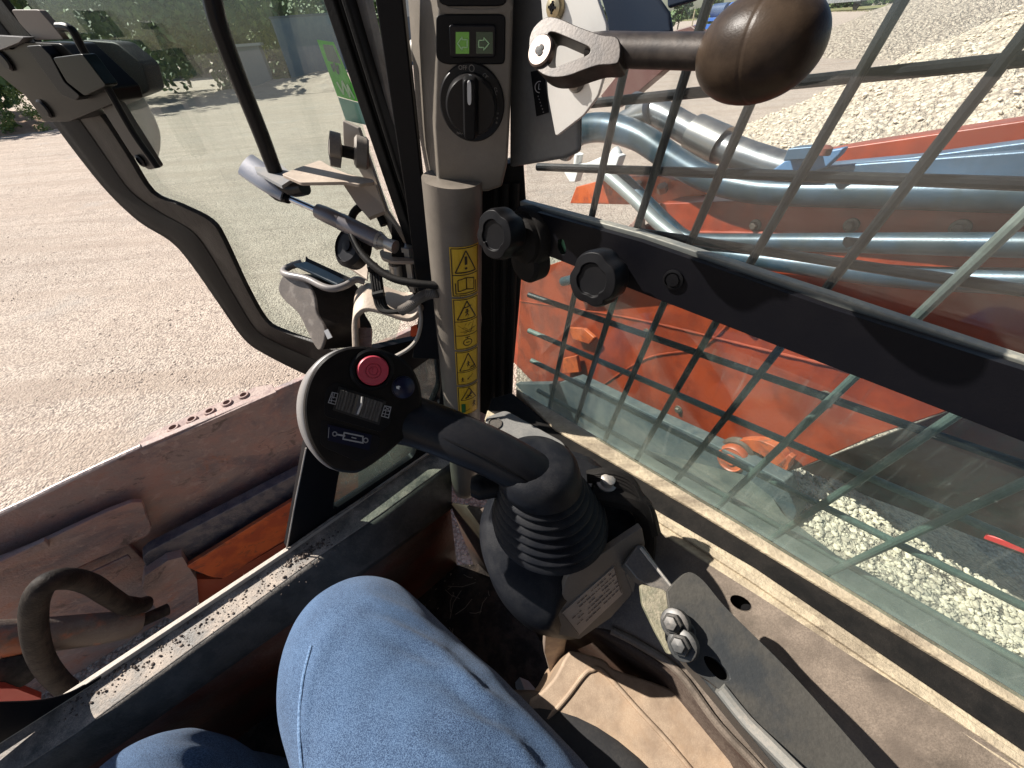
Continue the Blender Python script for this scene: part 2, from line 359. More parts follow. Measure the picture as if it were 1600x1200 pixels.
def r2(line, poly, blob, e, hh):
    line((-e, .58), (e, .58)); line((-e, .30), (e, .30)); tri(poly, e, .62, .95); man(line, blob, 0, .73, .0055, hh); line((-.004, .83), (.005, .86), .0006)
    random.seed(3)
    for k in range(14): line((random.uniform(-e * .8, e * .8), random.uniform(.33, .55)), (random.uniform(-e * .8, e * .8), random.uniform(.33, .55)), .00018)
    blob(e * .0, .16, .0001); pts = [(e * .38 * math.cos(a), .15 + .07 * math.sin(a)) for a in [2 * math.pi * k / 12 for k in range(12)]]; poly(pts); line((-e * .15, .15), (e * .15, .15)); line((0, .22), (0, .26)); line((-e * .2, .26), (e * .2, .26))
def r3(line, poly, blob, e, hh):
    line((-e, .40), (e, .40)); tri(poly, e, .45, .94); man(line, blob, 0, .62, .005, hh); line((e * .1, .49), (e * .7, .56), .0005); line((e * .2, .54), (e * .6, .49), .0005)
    man(line, blob, -e * .55, .16, .0048, hh); line((-e * .1, .18), (e * .2, .24), .0006); line((e * .2, .24), (e * .45, .30), .0003); blob(-e * .05, .17, .0009)
def r4(line, poly, blob, e, hh):
    tri(poly, e, .55, .95); line((-e * .35, .6), (e * .3, .75), .0012); line((-e * .1, .62), (e * .25, .82), .0008); line((-e * .2, .72), (e * .3, .62), .0007)
    for t in range(9): line((-e * .75 + t * .0006, .10), (-e * .75 + t * .0006, .42), .00035, 2)
    man(line, blob, e * .55, .32, .007, hh); line((-e * .25, .16), (e * .1, .2), .0005); blob(-e * .3, .15, .0008)
label('safety_label', 366, 442, r1, None); label('safety_label', 445, 524, r2, None); label('safety_label', 527, 579, r3, None); label('safety_label', 582, 626, r4, None)
tag(pillar.children[0], 'yellow label with exclamation triangle above an open book'); tag(pillar.children[1], 'yellow label with falling man triangle above an engine symbol')
tag(pillar.children[2], 'yellow label with falling man triangle and small standing man'); tag(pillar.children[3], 'yellow label with crushing triangle and green rectangle')
# --- black post, gasket column and fill behind the pillar
BK = Plane(pc - UC.cross(CX).normalized() * 0, CX.cross(UC))
mb = MB(); mb.plate([(572, -60), (623, -60), (629, 0), (661, 300), (672, 380), (700, 560), (700, 700), (676, 700), (690, 600), (684, 562), (644, 560), (656, 480), (648, 425), (632, 300), (617, 205), (586, 0)], BK, .012, -.012)
mb.build('hinge_post', M['black'], cab, bevel=.0015)
mb = MB()
mb.plate([(740, 270), (818, 250), (823, 330), (812, 470), (800, 600), (800, 622), (762, 650), (742, 640), (752, 500)], BK, .02, -.035)
mb.build('corner_gasket', M['rubber'], cab, bevel=.002)
for k, (xa, xb, r) in enumerate([(773, 770, .0035), (789, 783, .0045), (806, 797, .004)]):
    mb = MB(); mb.tube([BK.at(xa, 285, -.033), BK.at((xa + xb) / 2, 460, -.033), BK.at(xb, 628 - 4 * k, -.033)], r, 10); mb.build('gasket_lip', M['rubber'], cab)
# --- side sill strips: boundaries are rows of picture lines on the sill level
def strip(name, up, lo, m_, off, th=.02, bevel=.0015):
    mb = MB(); mb.plate(list(up) + list(reversed(lo)), T, th, off); return mb.build(name, m_, cab, bevel=bevel)
strip('side_sill', [(806, 606), (1000, 722), (1145, 808), (1640, 1112)], [(868, 671), (958, 722), (1092, 800), (1640, 1134)], M['sillwood'], .000)
strip('sill_gasket', [(768, 622), (800, 613), (868, 671), (958, 722), (1092, 800), (1640, 1134)], [(762, 640), (873, 700), (1031, 800), (1180, 887), (1640, 1200)], M['rubber'], -.003)
strip('sill_ledge', [(762, 640), (873, 700), (1031, 800), (1180, 887), (1640, 1200)], [(757, 655), (860, 715), (1018, 822), (1070, 857), (1320, 1019), (1640, 1238)], M['sillwood'], .001)
strip('sill_rib', [(960, 762), (1180, 899), (1400, 1045), (1640, 1210)], [(952, 765), (1170, 905), (1390, 1055), (1640, 1224)], M['sillwood'], .004, .006, .001)
# inner side panel: a tray sloping down from the sill towards the seat
TA, TB = T.at(1018, 822, .0), T.at(1640, 1238, .0)
IP = plane3(TA, TB, P(955, 990, .36))
mb = MB(); mb.plate(spl([(757, 655), (860, 715), (1018, 822), (1070, 857), (1320, 1019), (1640, 1238), (1640, 1400)], 3) + [(1280, 1400)] + spl([(1230, 1260), (1185, 1200), (1120, 1130), (1060, 1050), (1000, 1008), (955, 985), (900, 960), (800, 800)], 4), IP, .004, 0, 0, [ell(1158, 943, 19, 10, 20, .55), ell(1020, 800 + 60, 1, 1, 6)])
ip = mb.build('inner_side_panel', M['beige'], cab, bevel=.0015)
mb = MB(); mb.plate(ell(1158, 943, 26, 16, 20, .55), IP, .02, -.012); mb.build('panel_cavity', M['black'], cab)
mb = MB(); mb.tube([IP.at(*p, .003) for p in spl([(955, 985), (1000, 1008), (1060, 1050), (1120, 1130), (1185, 1200), (1230, 1260)], 5)], .0035, 8); mb.build('panel_edge', M['beige'], cab)
# --- front sill: profile swept along the sill
def fstrip(name, up, lo, m_, off, th=.02, bevel=.002):
    mb = MB(); mb.plate(list(up) + list(reversed(lo)), T2, th, off); return mb.build(name, m_, cab, bevel=bevel, seg=3)
fstrip('front_sill', [(-60, 1196), (120, 1081), (450, 862), (600, 757), (694, 692)], [(-60, 1262), (120, 1145), (500, 868), (600, 800), (706, 722)], M['frontsill'], 0, .03)
fstrip('sill_seal', [(-60, 1186), (120, 1070), (450, 853), (600, 745), (694, 684)], [(-60, 1194), (120, 1079), (450, 860), (600, 755), (694, 690)], mat('pale_seal_strip', (.45, .40, .34), .6, dust=.5, bump=.3, bs=200), .010, .01, .001)
mb = MB(); top = [(-60, 1262), (120, 1145), (500, 868), (600, 800), (706, 722)]; bot = [(-60, 1330), (120, 1200), (450, 969), (640, 842), (700, 797), (712, 745)]
ta = [T2.at(x, y, -.001) for x, y in top]; tb = [T2.at(x, y, -.05) for x, y in [(-60, 1330), (120, 1205), (455, 969), (600, 868), (706, 790)]]
mb.loft([ta, [a * .8 + b * .2 + UC * .004 for a, b in zip(ta, tb)], tb, [p - UC * .012 for p in tb], [p - UC * .012 + FB * -.06 for p in tb]], 0, cap=False, closed=False)
o = mb.build('sill_face', mat('dark_sill_face', (.045, .043, .041), .5, col2=(.07, .065, .06), ns=40, bump=.4, bs=200, dust=.35, dcol=(.30, .26, .22), side=.4), cab)
so_ = o.modifiers.new('s', 'SOLIDIFY'); so_.thickness = .003
# --- fixed corner pane with its black frame
hole = rnd([(520, 798), (530, 740), (560, 640), (675, 558), (684, 563), (688, 602), (672, 640), (647, 714)], 7, 4)
mb = MB(); mb.plate([(448, 857), (478, 700), (520, 560), (700, 520), (700, 700), (600, 762)], FP, .012, .004, 0, [hole])
mb.build('corner_frame', M['blackmetal'], cab, bevel=.001)
mb = MB(); mb.plate(spl([(160, 1054), (128, 1074), (100, 1087), (60, 1096), (0, 1099)], 4) + [(-140, 1096), (-400, 1080), (-400, 1230), (-60, 1200), (60, 1124), (160, 1060)], FP, .003, .002); mb.build('front_left_post', M['blackmetal'], cab, bevel=.002)
mb = MB(); mb.plate([(500, 812), (520, 620), (690, 540), (700, 700)], FP, .004, -.002); mb.build('corner_glass', M['glassc'], cab, smooth=False)
mb = MB(); mb.tube([FP.at(448, 857, .006), FP.at(462, 780, .006), FP.at(478, 700, .006)], .0012, 6); mb.build('frame_edge', M['steel'], cab)
mb = MB(); mb.tube([FP.at(x, y, .007) for x, y in [(700, 695), (655, 720), (600, 757), (520, 809), (450, 858)]], .0022, 8); mb.build('frame_lip', M['frontsill'], cab)
mb = MB(); mb.lathe(FP.at(694, 634, .02), FP.n, [(.002, -.02), (.006, -.006), (.0085, 0), (.0085, .004), (.005, .008), (0.0005, .009)], 20); mb.build('round_stud', M['zinc'], cab)
# --- side glass
mb = MB(); mb.plate([(826, -40), (1700, -40), (1700, 640), (1000, 372), (822, 318)], S, .004, 0); mb.build('upper_side_glass', M['glassu'], cab, smooth=False)
mb = MB(); mb.plate([(820, 330), (1000, 400), (1700, 680), (1700, 1150), (1145, 808), (1000, 722), (806, 608)], S, .004, .008); mb.build('lower_side_glass', M['glassl'], cab, smooth=False)
mb = MB(); mb.plate([(812, 314), (1000, 364), (1300, 462), (1700, 597), (1700, 620), (1300, 480), (1000, 376), (812, 322)], S, .008, .010); mb.build('glass_channel', mat('grey_channel', (.18, .19, .18), .35, .4, dust=.6, dcol=(.6, .55, .42), side=.2, ds=9), cab, bevel=.001)
rail = MB(); rail.plate(rnd([(805, 322), (1000, 377), (1300, 483), (1700, 611), (1700, 730), (1502, 652), (1000, 457), (860, 401), (822, 392)], 8, 3), S, .006, .018, 0, [rnd([(872, 374), (880, 374), (884, 386), (883, 399), (876, 397), (871, 385)], 3, 3)])
rail = rail.build('mid_rail', M['blackmetal'], cab, bevel=.001)
mb = MB(); mb.plate([(868, 368), (890, 368), (890, 402), (868, 402)], S, .002, .0105); mb.build('slot_backing', flat('green_tape', (.18, .42, .22)), rail)
mb = MB(); mb.lathe(S.at(1052, 437, .0185), S.n, [(.0075, 0), (.0075, .0012), (.006, .0016), (.006, .0005), (.0045, .0005), (.0045, .0018), (.0005, .002)], 24); mb.build('rail_plug', M['black'], rail)
def knob(c, ax, r, h, name='clamp_knob', mp=None):
    """hand knob with scalloped skirt, recessed cap and stub collar"""
    mb = MB(); mb.lathe(c, ax, [(r * .45, -h * .9), (r * .5, -h * .25), (r * .9, -h * .2), (r, 0), (r, h * .45), (r * .93, h * .62), (r * .60, h * .66), (r * .57, h * .58), (r * .1, h * .57), (.0002, h * .57)], 70, lobes=3.5, depth=.10)
    o = mb.build(name, M['black'], mp or cab, bevel=.0006, ang=25); return o
k1 = knob(S.at(790, 364, .045), (CAM - S.at(800, 364)).normalized() * .6 + S.n * .5 - CX * .45, .0205, .026)
k2 = knob(S.at(942, 432, .040), (CAM - S.at(940, 430)).normalized() * .5 + S.n * .6 - CX * .35, .0210, .026)
mb = MB(); c = S.at(822, 372, .02); ax = (S.n - CX * .3)
mb.lathe(c, ax, [(.026, -.01), (.026, 0), (.024, .003), (.022, .003), (.021, .007), (.0185, .008), (.012, .012), (.012, .03)], 36); mb.build('knob_mount', M['rubber'], cab)
mb = MB(); mb.lathe(S.at(826, 408, .016), ax, [(.020, -.01), (.020, .004), (.017, .008), (.010, .009), (.0005, .009)], 36); mb.build('pivot_bush', M['rubber'], cab)
# --- switch box on the pillar
def box_at(px, off, th, name, m_, parent, bevel, holes=(), pl=None, seg=3):
    mb = MB(); mb.plate(px, pl or BX, th, off, 0, holes); return mb.build(name, m_, parent, bevel=bevel, seg=seg)
mb = MB(); front = [(684, -60), (804, -60), (797, 180), (793, 255), (784, 292), (762, 300), (700, 300), (684, 285), (678, 200)]
fr = [BX.at(*p) for p in front]; ce = sum(fr, Vector()) / len(fr)
bk = [BX.at(x, y, -.045) for x, y in [(632, -60), (800, -60), (793, 180), (788, 252), (780, 285), (762, 296), (692, 296), (668, 282), (652, 200)]]
mb.loft([[ce + (p - ce) * .97 for p in fr], [p - BX.n * .002 for p in fr], bk]); sbox = mb.build('switch_box', M['pillar'], cab, bevel=.003, seg=3)
# left-right indicator switch
sw = box_at(rnd([(681, 22), (790, 22), (789, 100), (777, 101), (694, 101), (681, 92)], 10), .0015, .003, 'indicator_switch', M['black'], sbox, .001)
rk = box_at(rnd([(701, 38), (775, 38), (774, 91), (703, 91)], 7), .0045, .004, 'rocker', mat('gloss_black', (.012, .012, .014), .2), sw, .0012)
for k, (x0, x1, mm, sx) in enumerate([(712, 733, M['lensg2'], -1), (744, 770, M['lensg'], 1)]):
    box_at([(x0, 50), (x1, 50), (x1, 84), (x0, 84)], .0048, .0004, 'green_lens', mm, sw, 0)
mb = MB()
def aline(pts, pl, off, wpx, mi=0, close=True):
    for i in range(len(pts) if close else len(pts) - 1):
        a = Vector(pts[i]); b = Vector(pts[(i + 1) % len(pts)]); d = (b - a).normalized(); n_ = Vector((-d.y, d.x)) * wpx / 2; a = a - d * wpx / 2; b = b + d * wpx / 2
        mb.add([pl.at(*(a + n_), off), pl.at(*(b + n_), off), pl.at(*(b - n_), off), pl.at(*(a - n_), off)], [[0, 1, 2, 3]], mi)
aline([(715, 68), (722, 58), (722, 62), (730, 62), (730, 74), (722, 74), (722, 78)], BX, .0053, 1.6)
aline([(764, 68), (756, 59), (756, 63), (748, 63), (748, 74), (756, 74), (756, 78)], BX, .0053, 1.6)
mb.build('arrow_marks', flat('arrow_print', (.38, .60, .34)), sw, smooth=False)
box_at(rnd([(684, -60), (792, -60), (791, 6), (780, 10), (697, 10), (685, 4)], 8), .0015, .003, 'blank_switch', M['black'], sbox, .001)
mb = MB(); mb.plate(spl([(684, -4), (702, 12), (740, 15), (778, 13), (794, 2), (797, 18), (740, 21), (690, 18)], 3, True), BX, .002, .001); mb.build('trim_line', M['pillar'], sbox)
# rotary light switch
kc = BX.at(738, 162); mb = MB(); r = .0246
mb.lathe(kc, BX.n, [(r, -.002), (r, .0015), (r * .96, .003), (r * .78, .0035), (r * .76, .012), (r * .70, .0145), (r * .05, .0148)], 64, ref=CX); dial = mb.build('rotary_switch', mat('dial_black', (.013, .013, .014), .28, dust=.08), sbox, ang=30)
mb = MB(); up = UC; sx = BX.n.cross(UC) * -1
def krect(u0, u1, v0, v1, h0, h1, tp=.7):
    b = [kc + sx * u + up * v + BX.n * h0 for u, v in rnd([(u0, v0), (u1, v0), (u1, v1), (u0, v1)], .004, 4)]
    t = [kc + sx * u * tp + up * v * .97 + BX.n * h1 for u, v in rnd([(u0, v0), (u1, v0), (u1, v1), (u0, v1)], .004, 4)]
    return b, t
b, t = krect(-.0058, .0058, -.0185, .0185, .0145, .0275); mb.loft([b, t]); grip = mb.build('knob_grip', M['black'], dial, bevel=.0012)
mb = MB(); b, t = krect(-.0014, .0014, .004, .0175, .0275, .0279, 1); mb.loft([b, t]); mb.build('pointer_mark', M['white'], dial, smooth=False)
mb = MB(); b = [kc + sx * u + up * v + BX.n * .0156 for u, v in [(-.0012, .019), (.0006, .019), (.0050, .0125), (.0036, .0125)]]; mb.prism(b, [p + BX.n * .0004 for p in b]); mb.build('pointer_line', M['white'], dial, smooth=False)
mb = MB()
textmb(mb, 'OFF', kc + sx * -.0063 + up * .0210 + BX.n * .0042, sx, up, .0036); mb.build('off_print', M['dimprint'], dial, smooth=False); mb = MB()
def ring(u, v, r, w_, h, a0=0, a1=6.2832, n=20):
    vs = []
    for k in range(n + 1):
        a = a0 + (a1 - a0) * k / n; vs += [kc + sx * (u + r * math.cos(a)) + up * (v + r * math.sin(a)) + BX.n * h, kc + sx * (u + (r - w_) * math.cos(a)) + up * (v + (r - w_) * math.sin(a)) + BX.n * h]
    mb.add(vs, [[2 * i, 2 * i + 1, 2 * i + 3, 2 * i + 2] for i in range(n)])
ring(0, .0212, .0020, .0004, .0042); ring(.0095, .0178, .0014, .0003, .0042); ring(.0110, .0165, .0014, .0003, .0042, .5, 4); ring(.0175, .0105, .0011, .0003, .0042, 0, 4); ring(.0185, .0085, .0013, .0003, .0042, 1, 5)
for k in range(3): ring(.0198 - k * .0004, -.004 - k * .003, .0006, .0003, .0042)
mb.build('dial_symbols', M['dimprint'], dial, smooth=False); mb = MB(); textmb(mb, 'PARK', kc + sx * -.0095 + up * -.0190 + BX.n * .0042, sx, up, .0022)
mb.build('park_print', M['dimprint'], dial, smooth=False)
# cream stud on the left edge of the box
mb = MB(); c = P(652, 79, .318); mb.lathe(c, -CX + CF * .2, [(.0055, -.012), (.0075, -.004), (.0075, .003), (.0060, .007), (.003, .0085), (.0003, .009)], 24); mb.build('bump_stop', mat('cream_nylon', (.62, .57, .48), .4), sbox)
# side cheek panel behind the lever
CHP = vplane(P(797, 100, .288), P(903, 100, .250)); mb = MB(); mb.plate([(799, -60), (900, -60), (905, 60), (903, 238), (880, 248), (795, 262), (795, 150)], CHP, .006, 0); cheek = mb.build('side_cheek', mat('grey_cheek', (.10, .10, .10), .4, dust=.5, dcol=(.35, .36, .33), ds=8, side=.25), cab, bevel=.004, seg=3)
mb = MB(); mb.plate([(829, 112), (849, 108), (857, 176), (838, 182)], CHP, .0006, .0008); mb.build('black_sticker', M['black'], cheek)
mb = MB(); q = CHP.at(843, 136, .0012); textmb(mb, 'L', q, sx, up, .005)
kc2, kc = kc, q; ring(0, 0, .0036, .0005, 0); kc = kc2
for k in range(6): textmb(mb, 'o', CHP.at(841 + k * 1.6, 150 + k * 5, .0012), sx, up, .0016)
mb.build('sticker_print', M['greyprint'], cheek, smooth=False)
# --- footwell, floor, walls, roof (the parts that shade the inside)
FL = Plane(C_ - UC * .42, UC)
fl = [C_ - UC * .42 + a for a in (FB * -.02 + XL * .05, FB * .05 + XL * 1.1, FB * 1.1 + XL * 1.1, FB * 1.3 + XL * -.1, FB * .2 + XL * -.22)]
mb = MB(); mb.prism(fl, [p - UC * .02 for p in fl]); mb.build('cab_floor', M['floor'], cab)
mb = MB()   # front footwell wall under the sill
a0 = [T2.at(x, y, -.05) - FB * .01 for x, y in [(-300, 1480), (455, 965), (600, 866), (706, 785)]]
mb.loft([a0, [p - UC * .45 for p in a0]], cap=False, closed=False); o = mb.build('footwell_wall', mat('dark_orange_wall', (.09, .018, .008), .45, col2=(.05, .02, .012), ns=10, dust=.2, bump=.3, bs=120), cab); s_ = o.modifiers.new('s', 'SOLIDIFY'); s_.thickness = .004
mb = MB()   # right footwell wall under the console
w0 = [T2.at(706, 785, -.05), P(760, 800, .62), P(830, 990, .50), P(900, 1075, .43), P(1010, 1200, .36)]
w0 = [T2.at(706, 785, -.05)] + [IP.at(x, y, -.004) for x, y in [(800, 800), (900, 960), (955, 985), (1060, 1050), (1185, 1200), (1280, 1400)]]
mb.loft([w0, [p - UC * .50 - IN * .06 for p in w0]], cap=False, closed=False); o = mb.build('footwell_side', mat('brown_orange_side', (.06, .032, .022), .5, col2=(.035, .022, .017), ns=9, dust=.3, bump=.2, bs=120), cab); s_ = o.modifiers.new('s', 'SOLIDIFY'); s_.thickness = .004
rf = CAM + UC * .50
rfp = [rf + a for a in (-FB * .36 + XL * -.12 - IN * .25, -FB * .30 + XL * .55, FB * .95 + XL * .62, FB * .95 - IN * .3)]
mb = MB(); mb.prism(rfp, [p + UC * .05 for p in rfp]); mb.build('roof', M['beige'], cab)
bw = [CAM + FB * .9 - IN * .3, CAM + FB * .9 + XL * .75]
mb = MB(); mb.prism([bw[0] + UC * .5, bw[1] + UC * .5, bw[1] - UC * 1.2, bw[0] - UC * 1.2], [p + FB * .05 for p in (bw[0] + UC * .5, bw[1] + UC * .5, bw[1] - UC * 1.2, bw[0] - UC * 1.2)]); mb.build('rear_wall', M['beige'], cab)
lw = C_ + XL * 1.05
mb = MB(); mb.prism([lw - UC * .0, lw + FB * 1.2, lw + FB * 1.2 - UC * .5, lw - UC * .5], [p + XL * .05 for p in (lw, lw + FB * 1.2, lw + FB * 1.2 - UC * .5, lw - UC * .5)]); mb.build('left_sill_wall', M['beige'], cab)
mb = MB(); mb.tube([lw - UC * .02, lw + UC * .3, lw + UC * 1.05], .03, 12); mb.build('left_pillar', M['pillar'], cab)
# ------------------------------------------------------------------ opened front pane
fw = thing('open_front_window', 'opened green tinted front window pane in a curved black frame with latch', 'window', DP.at(480, 560))
inner = [(-60, -100), (8, 0), (55, 58), (110, 122), (160, 178), (200, 238), (240, 300), (288, 322), (332, 345), (352, 375), (385, 445), (417, 500), (448, 518), (490, 533), (560, 560)]
outer = [(-160, -100), (-55, 10), (5, 85), (60, 150), (88, 192), (128, 246), (172, 300), (220, 345), (268, 375), (300, 410), (350, 482), (382, 527), (414, 551), (490, 588), (560, 610)]
inn = spl(inner, 4); out = spl(outer, 4)
md = [((a[0] * .52 + b[0] * .48), (a[1] * .52 + b[1] * .48)) for a, b in zip(inn, out)]
m2_ = [((a[0] * .46 + b[0] * .54), (a[1] * .46 + b[1] * .54)) for a, b in zip(inn, out)]
mb = MB()
for a, b, off, th in ((inn, md, .004, .020),):
    for i in range(len(a) - 1): pass
    mb.loft([[DP.at(*p, off - .018) for p in a], [DP.at(*p, off) for p in a], [DP.at(*p, off) for p in b], [DP.at(*p, off - .018) for p in b]], cap=False, closed=False)
frm = mb.build('window_frame', mat('brown_grey_frame', (.013, .011, .010), .40, col2=(.022, .019, .017), ns=60, dust=.22, dcol=(.38, .32, .28), bump=.2, bs=300), fw, bevel=.0015)
s_ = frm.modifiers.new('s', 'SOLIDIFY'); s_.thickness = .003
mb = MB(); mb.loft([[DP.at(*p, -.015) for p in m2_], [DP.at(*p, .007) for p in m2_], [DP.at(a[0] * .3 + b[0] * .7, a[1] * .3 + b[1] * .7, .0095) for a, b in zip(m2_, out)], [DP.at(a[0] * .15 + b[0] * .85, a[1] * .15 + b[1] * .85, .005) for a, b in zip(m2_, out)], [DP.at(*p, .006) for p in out], [DP.at(*p, -.02) for p in out]], cap=False, closed=False)
sl_ = mb.build('rubber_seal', M['rubber'], fw); s_ = sl_.modifiers.new('s', 'SOLIDIFY'); s_.thickness = .003
mb = MB(); gpx = inner[:13] + [(490, 540), (600, 585), (650, 420), (595, 300), (501, 0), (470, -100)]; mb.plate(gpx, DP, .004, -.004); mb.build('window_glass', M['glassd'], fw, smooth=False)
# hinge-side edge: rubber rails and grey bar
HP = vplane(P(600, 350, .405), P(505, 0, .405) + UC * 0) if False else DP
for nm, a0, a1, b0, b1, off, mm in (('edge_rubber', (493, -30), (640, 400), (512, -30), (654, 400), .012, M['rubber']), ('edge_channel', (512, -30), (654, 400), (522, -30), (659, 400), .008, M['rubber']), ('edge_rubber', (522, -30), (659, 400), (533, -30), (664, 400), .013, M['rubber'])):
    mb = MB(); mb.plate([a0, b0, b1, a1], DP, .02, off); mb.build(nm, mm, fw, bevel=.002, seg=3)
mb = MB(); mb.plate([(533, -30), (562, -30), (617, 208), (632, 300), (664, 400), (640, 400), (600, 207)], DP, .012, .002); mb.build('edge_bar', mat('grey_bar', (.07, .068, .065), .5, col2=(.11, .105, .10), ns=50, bump=.3, bs=300, dust=.3), fw, bevel=.0015)
# green notice stuck on the glass
mb = MB(); mb.plate([(495, 62), (521, 66), (562, 160), (527, 150)], DP, .0003, -.0085, 0, [[(504, 69), (520, 71), (533, 100), (512, 95)]])
nz = mb.build('green_notice', flat('notice_green', (.15, .66, .08), .5), fw, smooth=False)
mb = MB(); mb.plate([(504, 69), (520, 71), (533, 100), (512, 95)], DP, .0003, -.0083, 0); mb.plate([(528, 152), (562, 161), (575, 196), (540, 188)], DP, .0003, -.0085, 1)
def brush(pts, wpx, off=-.0078, mi=2):
    for i in range(len(pts) - 1):
        a = Vector(pts[i]); b = Vector(pts[i + 1]); d = (b - a).normalized(); n_ = Vector((-d.y, d.x)) * wpx / 2
        mb.add([DP.at(*(a + n_), off), DP.at(*(b + n_), off), DP.at(*(b - n_), off), DP.at(*(a - n_), off)], [[0, 1, 2, 3]], mi)
brush([(517, 100), (522, 112), (521, 98), (529, 116), (527, 102)], 2.5, mi=0); brush([(526, 128), (537, 148), (534, 126), (547, 152), (542, 132), (554, 154)], 2.2)
mb.build('notice_print', [flat('notice_grey', (.20, .24, .22)), flat('notice_teal', (.30, .52, .44)), flat('notice_pale', (.55, .70, .45))], nz, smooth=False)
# latch body on the free edge
LP = DP.off(.012)
def lplate(px, off, th, name, m_, par, bevel=.002, holes=()):
    mb = MB(); mb.plate(px, DP, th, off, 0, holes); return mb.build(name, m_, par, bevel=bevel, seg=3)
lat = lplate(rnd([(-30, 62), (20, 78), (35, 66), (95, 68), (172, 138), (180, 160), (108, 190), (70, 190), (40, 150), (0, 118), (-30, 100)], 6), .035, .03, 'window_latch', mat('latch_black', (.005, .0045, .004), .32, dust=.02, dcol=(.30, .26, .22), side=.2), fw, .004)
lplate(rnd([(40, 72), (62, 70), (78, 86), (100, 128), (125, 150), (118, 158), (95, 148), (62, 104)], 4), .045, .015, 'latch_bar', M['black'], lat, .003)
lplate(rnd([(82, 90), (128, 84), (166, 134), (132, 150), (104, 128)], 4), .046, .012, 'latch_button', mat('latch_green_black', (.006, .009, .008), .35, dust=.03), lat, .002)
lplate(rnd([(-20, 55), (37, 58), (30, 66), (0, 78), (-20, 80)], 3), .040, .01, 'latch_cap', mat('pale_grey_plastic', (.16, .155, .155), .35), lat, .002)
lplate(rnd([(17, 15), (60, 15), (82, 40), (100, 62), (55, 63), (30, 36)], 4), .026, .006, 'latch_plate', mat('tan_plate', (.12, .09, .07), .5, dust=.15), lat, .0015)
for x, y in ((8, 95), (70, 170)):
    mb = MB(); mb.lathe(DP.at(x, y, .036), DP.n, [(.009, 0), (.009, .001), (.007, .0025), (.002, .0025)], 20); mb.build('latch_screw', M['blackmetal'], lat)
h = lplate(rnd([(158, 168), (176, 150), (228, 232), (247, 262), (232, 266), (214, 252), (204, 240)], 5), .030, .008, 'latch_handle', mat('handle_grey', (.04, .036, .032), .4, dust=.12), fw, .002)
mb = MB(); mb.tube([DP.at(x, y, .036) for x, y in spl([(92, 42), (112, 46), (130, 78), (165, 132), (206, 204), (238, 250), (246, 262)], 5)], .0035, 10); mb.build('handle_rim', M['black'], fw)
mb = MB(); mb.lathe(DP.at(221, 251, .031), DP.n, [(.0065, 0), (.0065, .002), (.004, .003), (.0035, .001), (.001, .001)], 20); mb.build('handle_screw', M['blackmetal'], h)
# outer latch block seen through the glass
mb = MB(); mb.plate(rnd([(125, 62), (180, 66), (222, 100), (234, 143), (196, 158), (160, 120)], 8), DP, .02, -.03); mb.build('outer_latch', mat('outer_latch_black', (.015, .015, .015), .5, dust=.3), fw, bevel=.003)
mb = MB(); mb.tube([DP.at(x, y, -.035) for x, y in spl([(206, 150), (232, 195), (238, 222), (232, 240)], 5)], [.012, .010, .009, .012], 12, flat=.5); mb.build('outer_handle', mat('outer_handle_grey', (.30, .31, .29), .5, dust=.4), fw)
# ------------------------------------------------------------------ grab rail and its shelf, gas strut
gr = thing('grab_rail', 'black bent tube handrail rising past the shelf in front of the window pane', 'handrail', P(440, 290, .40))
mb = MB(); mb.tube([DP.at(x, y, .03) for x, y in spl([(318, -60), (332, 0), (342, 40), (368, 110), (408, 210), (430, 268), (442, 288), (460, 296), (476, 293)], 6)], .0072, 16); mb.build('rail_tube', mat('gloss_black_tube', (.012, .012, .013), .22, dust=.15), gr)
SH = plane3(P(385, 258, .43), P(585, 275, .43), P(500, 245, .44) + UC * -.0)
sh = thing('bracket_shelf', 'tan bent steel shelf beside the handrail foot', 'bracket', P(480, 270, .44))
SHP = Plane(P(480, 270, .43), UC)
def level(px, ref, th, name, m_, par, bevel=.0015, holes=()):
    mb = MB(); mb.plate(px, Plane(P(*ref), UC), th, 0, 0, holes); return mb.build(name, m_, par, bevel=bevel)
tan = mat('dusty_tan_steel', (.42, .34, .27), .5, col2=(.34, .27, .21), ns=25, dust=.6, dcol=(.55, .45, .35), bump=.2, bs=300)  # blotched tan of the steel itself, with settled dust
level(rnd([(440, 272), (465, 262), (500, 250), (520, 262), (545, 272), (583, 280), (585, 284), (560, 288), (540, 284), (470, 285)], 3), (500, 270, .368), .003, 'shelf_plate', tan, sh)
mb = MB(); mb.ptube([(384, 257, .395), (420, 282, .395), (446, 296, .398)], .013, 12, flat=.35, sm=4); mb.build('shelf_lip', mat('grey_lip', (.35, .36, .40), .3, .4, dust=.3), sh)
mb = MB(); mb.plate([(395, 252), (438, 256), (462, 276), (440, 290), (400, 268)], Plane(P(430, 268, .385), UC), .003, .0); mb.build('shelf_end', mat('grey_end', (.20, .21, .22), .5, dust=.5), sh)
mb = MB(); mb.prism(*(lambda q: (q, [p + CF * .006 for p in q]))([P(*a) for a in [(536, 288, .375), (585, 284, .375), (600, 330, .385), (575, 340, .385), (556, 318, .38)]])); mb.build('shelf_gusset', mat('gusset_tan', (.33, .27, .22), .5, dust=.5), sh)
